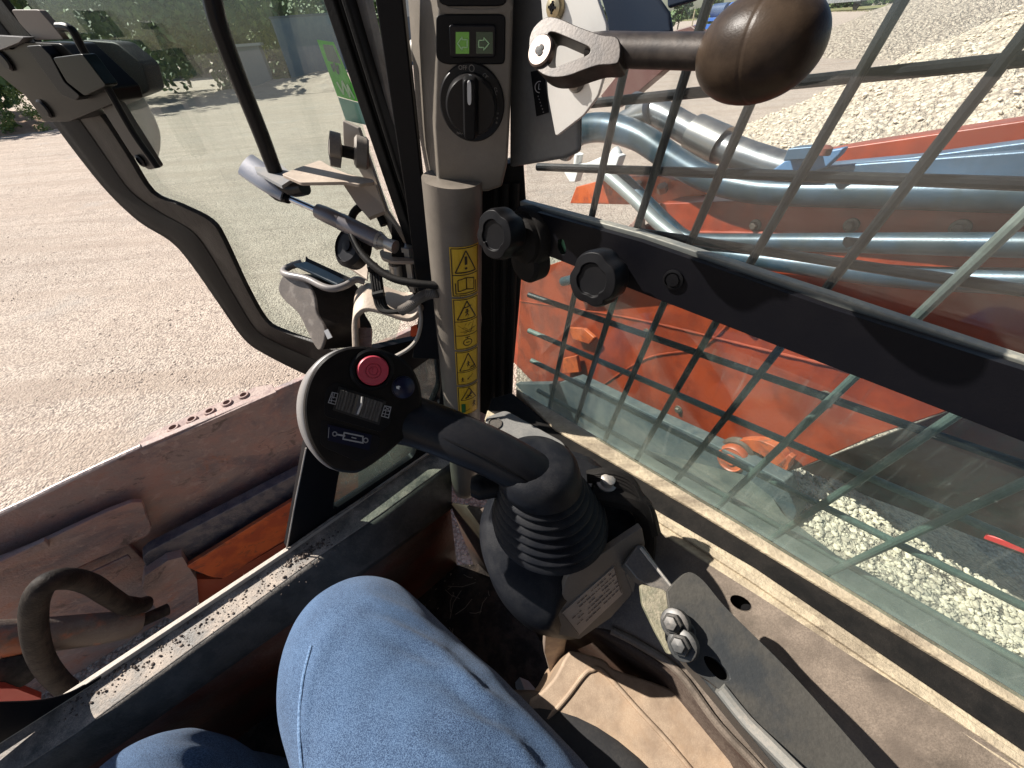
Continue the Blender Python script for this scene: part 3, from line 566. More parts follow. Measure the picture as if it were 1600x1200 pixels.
# star knob on the glass edge
sk = thing('star_knob', 'dusty grey three lobed screw knob above the tan shelf', 'knob', P(540, 235, .42))
c = P(540, 238, .35); ax = (P(512, 230, .35) - P(565, 242, .362)).normalized()
mb = MB(); mb.lathe(P(548, 239, .358), ax, [(.0052, -.015), (.0052, .012)], 16); mb.build('knob_stem', M['rubber'], sk)
mb = MB(); mb.lathe(P(524, 234, .350), ax, [(.003, -.006), (.0145, -.0045), (.0145, .0045), (.004, .006)], 48, lobes=1.5, depth=.45); mb.build('knob_head', mat('dusty_grey_knob', (.13, .115, .10), .5, dust=.6), sk, bevel=.0012)
mb = MB(); mb.lathe(P(562, 238, .360), ax, [(.012, -.008), (.014, -.006), (.014, .003), (.011, .005), (.004, .005)], 24); mb.build('knob_collar', mat('dusty_grey_collar', (.14, .13, .115), .5, dust=.6), sk)
mb = MB(); mb.plate([(535, 188), (560, 200), (605, 330), (660, 410), (640, 430), (575, 290), (536, 225)], DP, .004, .004); mb.build('knob_plate', mat('hinge_plate', (.25, .22, .19), .45, dust=.5), sk, bevel=.001)
gs = thing('gas_strut', 'grey gas strut with slim rod running from the shelf to the pillar bracket', 'gas strut', P(560, 345, .43))
mb = MB(); mb.tube([P(438, 304, .405), P(505, 333, .400)], .0032, 14); mb.build('strut_rod', mat('strut_steel', (.5, .52, .58), .2, 1), gs)
mb = MB(); mb.tube([P(425, 296, .408), P(436, 303, .405), P(451, 311, .403)], [.007, .008, .005], 14); mb.build('rod_end', M['blackmetal'], gs)
mb = MB(); mb.tube([P(497, 330, .400), P(508, 335, .399), P(532, 346, .397), P(533, 346.5, .397), P(534, 347, .397), P(592, 376, .393), P(597, 378, .392)], [.0076, .0084, .0086, .0080, .0090, .0090, .0078], 20); mb.build('strut_body', mat('strut_grey', (.16, .15, .16), .3, .5, dust=.3), gs)
mb = MB(); mb.tube([P(592, 376, .393), P(603, 380, .392), P(618, 386, .390)], [.0098, .0055, .007], 16); mb.build('strut_end', M['zinc'], gs)
# hinge bracket under the strut end
hb_ = thing('hinge_bracket', 'flat grey steel hinge bracket with bolt at the strut end', 'bracket', P(640, 400, .42))
level(rnd([(592, 392), (603, 386), (620, 395), (650, 388), (676, 378), (682, 398), (650, 408), (612, 408), (596, 402)], 4), (630, 398, .415), .004, 'bracket_plate', tan, hb_)
level(rnd([(600, 420), (640, 430), (684, 415), (690, 440), (650, 446), (610, 436)], 4), (640, 430, .44), .004, 'lower_plate', mat('dark_bracket', (.10, .095, .09), .5, dust=.3), hb_)
mb = MB(); mb.lathe(P(638, 392, .41), UC, [(.006, -.05), (.006, .0), (.0085, .001), (.0085, .006), (.003, .007)], 6); mb.build('bracket_bolt', M['zinc'], hb_)
mb = MB(); mb.lathe(P(618, 412, .42), UC, [(.005, -.02), (.008, -.012), (.008, .0)], 16); mb.build('bracket_bolt', M['zinc'], hb_)
mb = MB(); c = P(545, 385, .415); mb.lathe(c, -CF + CX * -.5, [(.023, -.012), (.023, .0), (.018, .004), (.017, .002), (.006, .002), (.006, .004), (.0005, .005)], 32); mb.build('hinge_disc', M['blackmetal'], hb_)
mb = MB(); mb.plate([(612, 352), (640, 400), (700, 470), (700, 560), (655, 560), (655, 470), (612, 420)], BK, .004, -.03); mb.build('hinge_backplate', M['black'], hb_)
# cable and conduit
cb = MB(); cb.ptube([(600, 352, .405), (588, 330, .402), (568, 322, .40), (552, 334, .398), (549, 358, .396), (558, 385, .392), (580, 412, .388), (612, 434, .385), (650, 443, .383), (685, 446, .383)], .0040, 12)
tag(cb.build('black_cable', M['rubber']), 'black cable looping from the strut to the pillar', 'cable')
cb = MB(); q = spl([(626, 486, .405), (640, 478, .40), (655, 466, .395), (668, 460, .392), (684, 457, .390)], 14); path = [P(*a) for a in q]
cb.tube(path, [(.0058 if k % 2 else .0045) for k in range(len(path))], 14); tag(cb.build('ribbed_conduit', mat('conduit_grey', (.20, .19, .18), .45, dust=.5)), 'grey ribbed conduit entering the pillar foot above the hoop', 'conduit')
cb = MB()
for k in range(4): cb.ptube([(580 + 4 * k, 418, .41), (584 + 4 * k, 450, .412), (590 + 4 * k, 478, .415), (604 + 4 * k, 487, .412), (632, 485 + k, .405)], .0026, 8, mi=0)
cb.ptube([(576, 420, .405), (590, 417, .405)], .005, 8, sm=1); cb.ptube([(583, 462, .408), (600, 458, .408)], .004, 8, sm=1)
tag(cb.build('cable_bundle', M['rubber']), 'tied bundle of black cables hanging over the tan hoop', 'cables')
# tan hoop bracket
hp = thing('hoop_bracket', 'tan steel hoop bracket under the ribbed conduit', 'bracket', P(600, 520, .43))
q = spl([(552, 575), (550, 530), (550, 505), (556, 490), (572, 481), (600, 486), (635, 497), (650, 490), (655, 478)], 5)
HPn = Plane(P(600, 500, .43), CF)
mb = MB(); a = [HPn.at(*p) for p in q]; vec = P(600, 450, .465) - P(600, 490, .43)
mb.loft([a, [p + vec for p in a]], cap=False, closed=False); o = mb.build('hoop_band', tan, hp); s_ = o.modifiers.new('s', 'SOLIDIFY'); s_.thickness = .006; b_ = o.modifiers.new('b', 'BEVEL'); b_.width = .0015
mb = MB(); mb.tube([HPn.at(*p, -.0) for p in spl([(655, 476), (658, 500), (652, 528), (638, 545), (612, 560), (590, 575)], 5)], .0022, 8); mb.build('hoop_rim', mat('pale_rim', (.32, .29, .25), .4), hp)
mb = MB(); mb.plate(rnd([(556, 512), (580, 512), (578, 570), (556, 570)], 3), HPn, .004, -.02); mb.build('hoop_leg', M['wornred'], hp)
mb = MB(); mb.plate([(642, 510), (656, 505), (652, 523), (641, 525)], HPn, .01, -.03); mb.build('amber_reflector', flat('amber', (.75, .10, .02), .3), hp)
# ------------------------------------------------------------------ work lamp outside the frame
wl = thing('work_lamp', 'grey-brown plastic work lamp housing with blue lens strip and tube guard', 'work lamp', P(500, 460, .50))
side = spl([(448, 428), (478, 440), (492, 462), (497, 490), (510, 515), (506, 540), (498, 546), (484, 522), (468, 490), (445, 468), (437, 450)], 4, True)
LPn = plane3(P(440, 430, .47), P(490, 440, .455), P(500, 540, .47))
v_ = P(575, 440, .50) - P(500, 440, .47)
mb = MB(); mb.prism([LPn.at(*p) for p in side], [LPn.at(*p) + v_ * .95 for p in side]); lh = mb.build('lamp_housing', mat('lamp_black', (.014, .012, .011), .4, dust=.15), wl, bevel=.003, seg=3)
mb = MB(); mb.prism([LPn.at(*p) - v_ * .03 for p in side], [LPn.at(*p) + v_ * .04 for p in side]); mb.build('lamp_cheek', mat('lamp_grey_cheek', (.10, .085, .075), .45, col2=(.20, .175, .155), ns=70, lo=.5, hi=.7, dust=.3), wl, bevel=.003, seg=3)
mb = MB(); mb.prism(*(lambda q: (q, [p - UC * .004 for p in q]))([P(*a) for a in [(458, 412, .462), (478, 408, .478), (543, 436, .472), (527, 444, .455)]])); mb.build('lamp_lens', mat('lens_blue', (.045, .085, .12), .35, dust=.3), wl, bevel=.001)
mb = MB(); mb.prism(*(lambda q: (q, [p - UC * .004 for p in q]))([P(*a) for a in [(478, 400, .485), (482, 404, .48), (556, 438, .47), (546, 444, .465), (477, 408, .478)]])); mb.build('lamp_visor', M['black'], wl)
mb = MB(); mb.ptube([(472, 410, .48), (450, 418, .475), (443, 425, .468), (452, 430, .46), (480, 436, .452), (505, 448, .446), (522, 451, .445), (540, 446, .448), (556, 437, .455), (570, 440, .46)], .0042, 12); mb.build('lamp_guard', mat('guard_grey', (.16, .15, .15), .35, dust=.4), wl)
mb = MB(); mb.plate([(506, 517), (512, 514), (519, 527), (512, 530)], LPn.off(.003), .001); mb.build('lamp_tag', M['greyprint'], wl)
mb = MB(); mb.prism(*(lambda q: (q, [p - UC * .004 for p in q]))([P(*a) for a in [(538, 412, .47), (556, 406, .475), (576, 412, .47), (574, 436, .455)]])); mb.build('lamp_bracket', tan, wl, bevel=.001)
# ------------------------------------------------------------------ lever with ball
ZPL = S.off(.034)
lv = thing('ball_lever', 'worn steel lever with big brown ball grip on white plate', 'lever', P(850, 80, .25))
mb = MB(); mb.plate(rnd([(840, -60), (930, -60), (934, 0), (948, 40), (946, 110), (934, 150), (912, 180), (868, 214), (856, 150), (850, 60)], 6), ZPL, .003, .000); mb.build('lever_plate', mat('white_zinc_plate', (.62, .60, .56), .4, .35, col2=(.7, .68, .64), ns=15, dust=.3, dcol=(.6, .42, .28)), lv, bevel=.001)
for x, y in ((868, 12), (900, 126)):
    mb = MB(); c = ZPL.at(x, y, .0005); mb.lathe(c, ZPL.n, [(.0062, -.001), (.0062, .0008), (.0048, .0028), (.0020, .0036), (.0018, .0022), (.0002, .0022)], 24); sc = mb.build('plate_screw', mat('screw_brass' + str(x), (.42, .35, .22) if y < 50 else (.20, .18, .16), .35, .8), lv)
    mb = MB(); sxz = UC.cross(ZPL.n); mb.box(c + ZPL.n * .0032, sxz * .0028, up * .0006, ZPL.n * .0006); mb.box(c + ZPL.n * .0032, sxz * .0006, up * .0028, ZPL.n * .0006); mb.build('screw_slot', M['black'], sc)
LVP = plane3(P(850, 75, .208), P(1090, 78, .170), P(860, 30, .204))
mb = MB(); oo = spl([(850, 28), (872, 28), (905, 42), (940, 54), (966, 60), (966, 97), (935, 102), (910, 110), (885, 119), (858, 120), (838, 108), (827, 82), (830, 50)], 4, True)
mb.plate(oo, LVP, .012, .006, 0, [rnd([(856, 50), (866, 50), (922, 74), (922, 84), (866, 106), (857, 104), (853, 78)], 8, 4)])
arm_m = mat('worn_cast_steel', (.026, .020, .017), .42, .3, col2=(.052, .041, .034), ns=120, lo=.35, hi=.65, bump=.10, bs=700, dust=.05)
mb.build('lever_arm', arm_m, lv, bevel=.0042, seg=4, ang=50)
mb = MB(); mb.tube([P(925, 77, .199), P(945, 78, .195), P(985, 79, .189), P(1040, 80, .1805), P(1100, 81, .171), P(1140, 81, .165)], [.0072, .0078, .0076, .0074, .0072, .0072], 28, flat=.92); mb.build('lever_shaft', arm_m, lv)
mb = MB(); c = LVP.at(843, 78, .0075); mb.lathe(c, LVP.n, [(.0076, -.004), (.0076, -.0006), (.0068, .0002), (.0030, .0002), (.0002, .0002)], 32); mb.build('pivot_bolt', mat('bolt_pinkish', (.14, .11, .10), .35, .7, dust=.3), lv)
mb = MB(); mb.lathe(LVP.at(843, 78, .0078), LVP.n, [(.0028, -.001), (.0028, .0002), (.0002, .0003)], 18, lobes=3, depth=.35); mb.build('bolt_socket', M['black'], lv)
bc = P(1183, 78, .156); bax = (P(1240, 62, .146) - P(1110, 79, .170)).normalized()
mb = MB(); pr = []
for k in range(121):
    a = math.pi * k / 120; r = .0188 * math.sin(a) ** .90; hh_ = -.0250 * math.cos(a)
    if k in (66, 67): r -= .00018
    pr.append((max(r, .0001), hh_))
mb.lathe(bc, bax, pr, 56); mb.build('ball_grip', mat('brown_worn_ball', (.022, .015, .011), .34, col2=(.050, .034, .023), ns=55, lo=.35, hi=.7, bump=.18, bs=1400, dust=.10), lv, ang=60)
mb = MB(); mb.plate([(930, -30), (1010, -30), (1045, 20), (1050, 52), (948, 60), (948, 30)], S, .004, .014); mb.plate([(1040, -20), (1100, -20), (1090, 0), (1042, 14)], S, .003, .014)
tag(mb.build('monitor_back', mat('dark_blue_grey', (.018, .028, .048), .35, dust=.1), None, bevel=.002), 'dark blue-grey display casing behind the lever arm', 'display')
# ------------------------------------------------------------------ wire guard outside the side glass
gd = thing('window_guard', 'grid of thick steel wires guarding the side window', 'window guard', GP.at(1200, 700))
VX, VY = 745, 1150
def gx(x0, y0, y): return VX + (x0 - VX) * (y - VY) / (y0 - VY)
def gl_(x0, y0, x): return 238 + (y0 - 238) * (x - 180) / (x0 - 180)
vb = [(969, 138), (1019, 281), (1172, 163), (1410, 0), (1487, 200), (1523, 410), (1439, 685), (1600, 754)]
for i, (x0, y0) in enumerate(vb):
    y1 = [640, 680, 740, 800, 830, 860, 900, 960][i]; y0_ = [-40, -40, -40, -40, -60, 190, 420, 690][i]
    mb = MB(); mb.tube([GP.at(gx(x0, y0, y), y) for y in (y0_, (y0_ + y1) / 2, y1)], .0033, 10); mb.build('upright_wire', M['guard_lit'] if i >= 5 else M['guard'], gd)
hbs = [(940, 160, 880, 1660), (1075, 269, 840, 1660), (1454, 432, 830, 1660), (1292, 621, 826, 1640), (1600, 850, 826, 1660), (1600, 948, 830, 1660), (1600, 1038, 840, 1660)]
for k, (x0, y0, xa, xb) in enumerate(hbs):
    mb = MB(); mb.tube([GP.at(x, gl_(x0, y0, x), -.006) for x in (xa, (xa + xb) / 2, xb)], .0035, 10); mb.build('cross_wire', M['guard_lit'] if k >= 4 else M['guard'], gd)
# ------------------------------------------------------------------ joystick
js = thing('joystick', 'black joystick with egg shaped button head, curved grip and ribbed rubber boot', 'joystick', P(870, 900, .36))
JC = P(565, 637, .25); JH = Plane(JC, (CAM - JC).normalized() + Vector((.22, -.30, -.12)))
face = spl([(562, 541), (596, 546), (628, 560), (648, 582), (658, 612), (657, 645), (640, 674), (606, 707), (566, 735), (545, 739), (520, 732), (496, 708), (480, 672), (476, 632), (484, 595), (502, 566), (530, 547)], 5, True)
cen = Vector((566, 640))
def sc_(pts, k, dx=0, dy=0): return [((x - cen.x) * k + cen.x + dx, (y - cen.y) * k + cen.y + dy) for x, y in pts]
vb_ = CF * .020 - CX * .0185 - CY * .001
F0 = [JH.at(*p) for p in face]; F1 = [JH.at(*p, .0012) for p in sc_(face, .965)]
mb = MB(); cB = JH.at(*cen) + vb_
bk0 = [p + vb_ * .25 for p in F0]; bk1 = [(p + vb_ * .7) * .985 + JC * .015 for p in F0]; bk2 = [cB + (p - JH.at(*cen)) * .86 for p in F0]; bk3 = [cB + vb_ * .25 + (p - JH.at(*cen)) * .55 for p in F0]
mb.loft([F1, F0, bk0, bk1, bk2, bk3]); hd = mb.build('stick_head', mat('head_black', (.006, .0055, .0055), .36, dust=.08, bump=.1, bs=900, ds=50), js, bevel=.0008, ang=25)
mb = MB(); L = len(face); a0i = int(L * .50); idx = [i for i in range(L) if 0 <= i]
rimA = [(p + vb_ * .14) * 1.0 for p in F0]; 
mid = JH.at(*cen)
ra = [mid + (p - mid) * 1.006 + vb_ * .10 for p in F0]; rb = [mid + (p - mid) * 1.010 + vb_ * .5 for p in F0]; rc = [mid + (p - mid) * .96 + vb_ * .98 for p in F0]
mb.loft([ra, rb, rc], cap=False); o = mb.build('head_shell', mat('grey_shell', (.17, .165, .165), .38, dust=.2, bump=.1, bs=700), hd); s_ = o.modifiers.new('s', 'SOLIDIFY'); s_.thickness = .001
# inset decks on the face
mb = MB(); mb.plate(rnd([(522, 596), (604, 624), (612, 660), (596, 676), (506, 650), (508, 612)], 8), JH, .0006, .0018); mb.plate(rnd([(502, 655), (596, 682), (590, 706), (560, 722), (500, 696)], 8), JH, .0006, .0016); mb.build('button_deck', M['black'], hd, bevel=.0003)
mb = MB(); c = JH.at(582, 578, .001); mb.lathe(c, JH.n, [(.0142, -.001), (.0142, .0012), (.0128, .0022), (.0112, .0020), (.0108, .0002)], 48); mb.build('button_collar', M['black'], hd)
mb = MB(); mb.lathe(c, JH.n, [(.0100, 0), (.0100, .0032), (.0093, .0042), (.0052, .0039), (.0050, .0034), (.0046, .0034), (.0044, .0039), (.0030, .0038), (.0029, .0034), (.0026, .0034), (.0025, .0038), (.0002, .0038)], 48); rb_ = mb.build('red_button', M['red'], hd)
mb = MB(); sxj = (JH.at(592, 578) - JH.at(582, 578)).normalized(); syj = (JH.at(582, 568) - JH.at(582, 578)).normalized(); textmb(mb, '?', JH.at(582, 578, .0052), sxj, syj, .0035); mb.build('button_mark', flat('dark_red', (.2, .01, .03)), rb_, smooth=False)
mb = MB(); c = JH.at(630, 605, .001); mb.lathe(c, JH.n, [(.0080, -.001), (.0080, .0010), (.0070, .0012), (.0070, .0030), (.0060, .0038), (.0002, .0042)], 40); nb = mb.build('navy_button', M['navy'], hd)
mb = MB(); c = JH.at(621, 606, .0050); mb.add([c + sxj * u + syj * v for u, v in [(-.0006, -.0005), (.0014, -.0012), (.0012, .0002), (.0024, .0004), (.0010, .0014), (-.0010, .0010)]], [[0, 1, 2, 3, 4, 5]]); mb.add([JH.at(x, y, .0047) for x, y in [(630, 613), (636, 612), (636, 615), (631, 616)]], [[0, 1, 2, 3]]); mb.build('button_dot', M['white'], nb, smooth=False)
# thumb rocker with ridges
q0, q1, q2, q3 = map(Vector, [(531, 607), (601, 629), (591, 661), (523, 639)])
def jq(u, v): return (q0 * (1 - u) + q1 * u) * (1 - v) + (q3 * (1 - u) + q2 * u) * v
mb = MB(); mb.plate([tuple(jq(*p)) for p in [(-.03, -.08), (1.03, -.08), (1.03, 1.08), (-.03, 1.08)]], JH, .0006, .0026); mb.build('rocker_well', flat('well_black', (.004, .004, .004)), hd)
N_ = 60; vs = []
rings = []
for i in range(N_ + 1):
    u = .02 + .96 * i / N_; h = .0034 + .0028 * abs(u - .53) * 2 + (.0018 if .46 < u < .56 else 0) * (1 - abs(u - .51) / .05)
    s_ = u * 14; rid = .0008 if (s_ % 1) < .55 and not (.38 < u < .58) else 0
    rings.append([JH.at(*jq(u, .03), .002), JH.at(*jq(u, .03), h + rid), JH.at(*jq(u, .97), h + rid), JH.at(*jq(u, .97), .002)])
mb = MB(); mb.loft(rings); mb.build('thumb_rocker', mat('rocker_grey', (.045, .042, .040), .35, dust=.45, dcol=(.25, .23, .2), side=.6, spec=.5), hd, ang=20)
mb = MB(); mb.tube([JH.at(566, 620, .0085), JH.at(565, 632, .0092), JH.at(559, 647, .0085)], .0007, 8); mb.build('rocker_glint', flat('glint_grey', (.45, .43, .4), .3), hd)  # glint on the rocker crease, put in as a pale grey tube
mb = MB(); aline([(519, 613), (528, 615), (524, 632), (513, 629)], JH, .0034, 1.3); aline([(520, 615), (517, 630)], JH, .0034, 1, 0, False); aline([(517, 620), (526, 622)], JH, .0034, 1, 0, False); aline([(515, 625), (524, 627)], JH, .0034, 1, 0, False); aline([(523, 614), (521, 622)], JH, .0034, 1, 0, False)
mb.build('window_symbol', M['greyprint'], hd, smooth=False); mb = MB(); aline([(601, 634), (611, 636), (607, 653), (596, 650)], JH, .0034, 1.3); aline([(600, 641), (609, 643)], JH, .0034, 1, 0, False); aline([(598, 646), (607, 648)], JH, .0034, 1, 0, False); aline([(601, 634), (609, 643)], JH, .0034, 1, 0, False); aline([(611, 636), (600, 641)], JH, .0034, 1, 0, False); aline([(603, 642), (601, 651)], JH, .0034, 1, 0, False)
mb.build('bulb_symbol', M['greyprint'], hd, smooth=False)
mb = MB(); mb.plate([(512, 663), (581, 680), (577, 704), (512, 688)], JH, .0002, .0024); st = mb.build('cylinder_label', mat('label_navy', (.006, .008, .022), .35), hd, smooth=False)
mb = MB(); aline([(538, 676), (567, 682), (567, 692), (536, 686)], JH, .0028, 2.2); aline([(527, 679), (538, 681)], JH, .0028, 2.6, 0, False)
aline(ell(523, 678, 3.2, 3.2, 12), JH, .0028, 1.6); aline(ell(571.5, 688, 3.4, 3.4, 12), JH, .0028, 1.6); aline([(550, 683.5), (556, 685)], JH, .0028, 1.6, 0, False); aline([(514, 668), (513, 684)], JH, .0028, .8, 0, False)
mb.build('cylinder_symbol', M['greyprint'], st, smooth=False)
# grip neck
gm = mat('grip_black', (.010, .011, .014), .36, dust=.06, bump=.08, bs=1200)
mb = MB(); q = spl([(600, 652, .292), (636, 656, .286), (672, 667, .280), (720, 686, .276), (770, 708, .277), (812, 731, .281), (848, 754, .290), (870, 775, .300)], 5)
mb.tube([P(*a) for a in q], [.0200, .0195, .0188, .0184, .0182, .0184, .0192, .0200], 28, flat=1.0, up=CY); mb.build('grip_neck', gm, js)
mb = MB(); q2_ = [P(x, y + 10 + (x - 640) * .00, d - .0184) for x, y, d in spl([(650, 655, .284), (700, 678, .277), (760, 706, .276), (812, 735, .281), (845, 755, .289)], 6)]; mb.tube(q2_, .0009, 6); mb.build('grip_seam', M['black'], js)
# boot
BT = P(840, 731, .288); BB = P(866, 836, .338); bax_ = (BB - BT).normalized(); BL = (BB - BT).length
upref = (CAM - BT).normalized()
mb = MB(); rings = []
prof = [(.004, -.012), (.016, -.0115), (.027, -.009), (.0318, -.003), (.0328, .006), (.0330, .014)]
r0, h0 = .0318, .016
for k in range(6):
    f = k / 5; ro = .0345 + .0145 * f; ri = ro - .0050; hh_ = h0 + k * .0072
    prof += [(ri, hh_), (ri + .0015, hh_ + .0010), (ro - .0006, hh_ + .0028), (ro, hh_ + .0040), (ro - .0006, hh_ + .0052), (ri + .002, hh_ + .0064)]
prof += [(.049, h0 + .044), (.050, h0 + .050)]
uref = CX; v_ref = bax_.cross(CX).normalized()
for r, h in prof: rings.append([BT + bax_ * h + (CX * math.cos(a) + v_ref * math.sin(a)) * r for a in [2 * math.pi * k / 56 for k in range(56)]])
mb.loft(rings); mb.build('rubber_boot', M['boot'], js, ang=60)
# housing under the boot: bulging on the driver's side, square on the other
def hring(px, d, sh=0): return [P(x, y, d + (y - 880) * -.00022 + sh) for x, y in px]
oA = [(775, 775), (762, 820), (770, 868), (795, 905), (835, 928), (870, 930), (892, 905), (940, 868), (998, 826), (975, 790), (945, 745), (905, 715), (850, 712), (805, 735)]
oB = [(768, 780), (752, 825), (758, 880), (780, 928), (816, 965), (858, 984), (880, 950), (940, 915), (1003, 830), (980, 795), (948, 745), (905, 715), (850, 712), (800, 738)]
oC = [(780, 800), (768, 850), (772, 900), (795, 950), (830, 985), (875, 998), (905, 996), (950, 965), (986, 930), (975, 860), (948, 800), (905, 770), (850, 770), (805, 780)]
mb = MB(); A = hring(spl(oA, 4, True), .325); B = hring(spl(oB, 4, True), .343); C = hring(spl(oC, 4, True), .385)
cA = sum(A, Vector()) / len(A); I0 = [cA + (p - cA) * .5 for p in A]
mb.loft([I0, A, [(a + b) / 2 + (a - cA).normalized() * .0045 for a, b in zip(A, B)], B, [(a * .55 + b * .45) + (a - cA).normalized() * .002 for a, b in zip(B, C)], C]); mb.build('stick_housing', M['boot'], js, bevel=.001, ang=50)
# flat side with data plate
e0, e1, e2, e3 = P(886, 908, .312), P(1004, 828, .308), P(990, 930, .375), P(872, 990, .372)
e4 = P(905, 1000, .376)
SDP = plane3(e0, e1, P(935, 990, .350)); SDP = SDP.off(.0005)
mb = MB(); mb.plate(rnd([(886, 902), (1003, 824), (1008, 850), (986, 930), (955, 965), (905, 999), (872, 992), (868, 960)], 3), SDP, .006, 0); mb.plate([(985, 870), (1003, 852), (990, 928), (978, 900)], SDP, .01, .001)
sd_ = mb.build('housing_side', mat('side_brown', (.12, .10, .08), .42, dust=.3), js, bevel=.002, seg=3)
mb = MB(); PLQ = [(878, 958), (960, 886), (973, 928), (904, 993)]; mb.plate(PLQ, SDP, .0008, .0010, 0); dp = mb.build('data_plate', mat('plate_tan', (.34, .28, .23), .4, .2, dust=.3), sd_, smooth=False)
mb = MB(); aline([(880, 960), (904, 991)], SDP, .0014, 1.2, 0, False); aline([(960, 888), (971, 926)], SDP, .0014, 1.2, 0, False)
pa, pb, pd = Vector((878, 958)), Vector((960, 886)), Vector((904, 993))
random.seed(5)
for row in range(6):
    t = .12 + row * .14; u = .08 + (.18 if row < 2 else 0)
    while u < .9:
        L_ = random.uniform(.02, .06); 
        if random.random() < .75:
            a = pa + (pb - pa) * u + (pd - pa) * t * (1 - .15 * u); b = pa + (pb - pa) * (u + L_) + (pd - pa) * t * (1 - .15 * u)
            aline([tuple(a), tuple(b)], SDP, .0014, random.uniform(.8, 1.6), 0, False)
        u += L_ + .025
mb.build('plate_print', flat('plate_ink', (.10, .075, .06)), dp, smooth=False)
# bolts and cables behind the housing
mb = MB(); mb.lathe(P(948, 753, .325), UC, [(.009, -.006), (.009, 0), (.0065, .001), (.0062, .006), (.004, .0075), (.0002, .0075)], 24); mb.build('housing_bolt', M['zinc'], js)
mb = MB(); mb.box(P(968, 764, .33), CX * .0018, UC * .012, CY * .005); mb.build('housing_tab', M['zinc'], js, bevel=.0005)
mb = MB(); mb.lathe(P(748, 760, .31), -CX, [(.008, -.02), (.011, -.004), (.011, .0), (.008, .006), (.002, .007)], 20); mb.build('boot_clip', M['black'], js)
mb = MB()
for k in range(4): mb.ptube([(918, 742 + 2 * k, .33), (950, 738 + 4 * k, .325), (985, 752 + 5 * k, .325), (1003 + 3 * k, 790, .325), (1012 + 2 * k, 830, .33), (1010 + 2 * k, 868, .34), (995 + 3 * k, 905, .36)], .0042, 8, sm=5)
mb.ptube([(925, 770, .33), (960, 775, .328), (1000, 790, .33), (1014, 830, .335)], .010, 10, sm=5)
tag(mb.build('joystick_cables', M['rubber']), 'bundle of black cables curving round the back of the joystick housing', 'cables')
# ------------------------------------------------------------------ console arm
ca = thing('control_console', 'grey steel console channel with bolts and slotted hole behind the joystick', 'console arm', P(1080, 940, .30))
QA = Plane(P(1090, 940, .272), UC * 1.0 + IN * .25)
am = mat('dusty_grey_arm', (.035, .038, .040), .42, col2=(.055, .052, .046), ns=18, bump=.2, bs=260, dust=.5, dcol=(.10, .092, .078), side=.3)
mb = MB(); sh1 = spl([(1042, 925), (1056, 908), (1076, 894), (1099, 907), (1138, 953), (1240, 1055), (1368, 1200), (1480, 1330)], 4) + [(1380, 1400), (1330, 1310)] + spl([(1240, 1200), (1186, 1146), (1121, 1075), (1075, 1040), (1050, 985)], 4)
mb.plate(sh1, QA, .006, 0, 0, [spl([(1100, 1026), (1118, 1030), (1136, 1048), (1140, 1062), (1126, 1062), (1108, 1046)], 4, True)]); mb.build('arm_channel', am, ca, bevel=.003, seg=3)
mb = MB(); mb.plate([(1060, 1015), (1080, 1000), (1330, 1270), (1290, 1290)], QA, .03, -.012); mb.build('arm_web', am, ca, bevel=.002)
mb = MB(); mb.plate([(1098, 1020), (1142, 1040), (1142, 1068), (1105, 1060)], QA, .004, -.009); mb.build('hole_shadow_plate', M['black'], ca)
mb = MB(); mb.plate([(996, 850), (1006, 852), (1050, 916), (1042, 932), (996, 905), (975, 880)], QA, .02, -.016); mb.build('arm_link', mat('link_grey', (.10, .10, .098), .4, .4, dust=.3), ca, bevel=.0015)
mb = MB(); mb.tube([QA.at(1001, 856, -.013), QA.at(1050, 918, -.011)], .0013, 8); mb.build('link_edge', M['zinc'], ca)
mb = MB(); mb.plate(rnd([(1000, 912), (1040, 922), (1052, 950), (1040, 985), (1040, 1000), (1055, 1020), (1045, 1024), (1026, 990), (1004, 945)], 6), QA, .006, -.004); mb.build('flaked_plate', mat('flaked_green_grey', (.12, .12, .075), .7, col2=(.20, .185, .12), ns=120, lo=.45, hi=.55, bump=.6, bs=400, dust=.4), ca, bevel=.002)
mb = MB(); mb.plate(rnd([(1045, 955), (1060, 948), (1090, 985), (1086, 1015), (1066, 1030), (1050, 1010)], 7), QA, .010, .006); mb.build('bolt_pad', am, ca, bevel=.003, seg=3)
for x, y, h in ((1052, 974, .012), (1064, 1008, .016)):
    c = QA.at(x, y, h); ax = (QA.n * .8 - CX * .5); mb = MB(); mb.lathe(c, ax, [(.0095, -.010), (.0095, -.002), (.0068, -.001)], 20); mb.lathe(c, ax, [(.0066, -.002), (.0066, .004), (.0045, .0052), (.0045, .008), (.0002, .0085)], 6); mb.build('arm_bolt', mat('bolt_steel' + str(x), (.028, .031, .032), .4, .3, dust=.3), ca, bevel=.0004)
mb = MB(); mb.ptube([(1125, 1075, .245), (1165, 1125, .235), (1205, 1165, .225), (1290, 1250, .205)], .0042, 10, sm=3); mb.build('arm_rod', mat('rod_pale', (.22, .22, .20), .4, .3, dust=.4), ca)
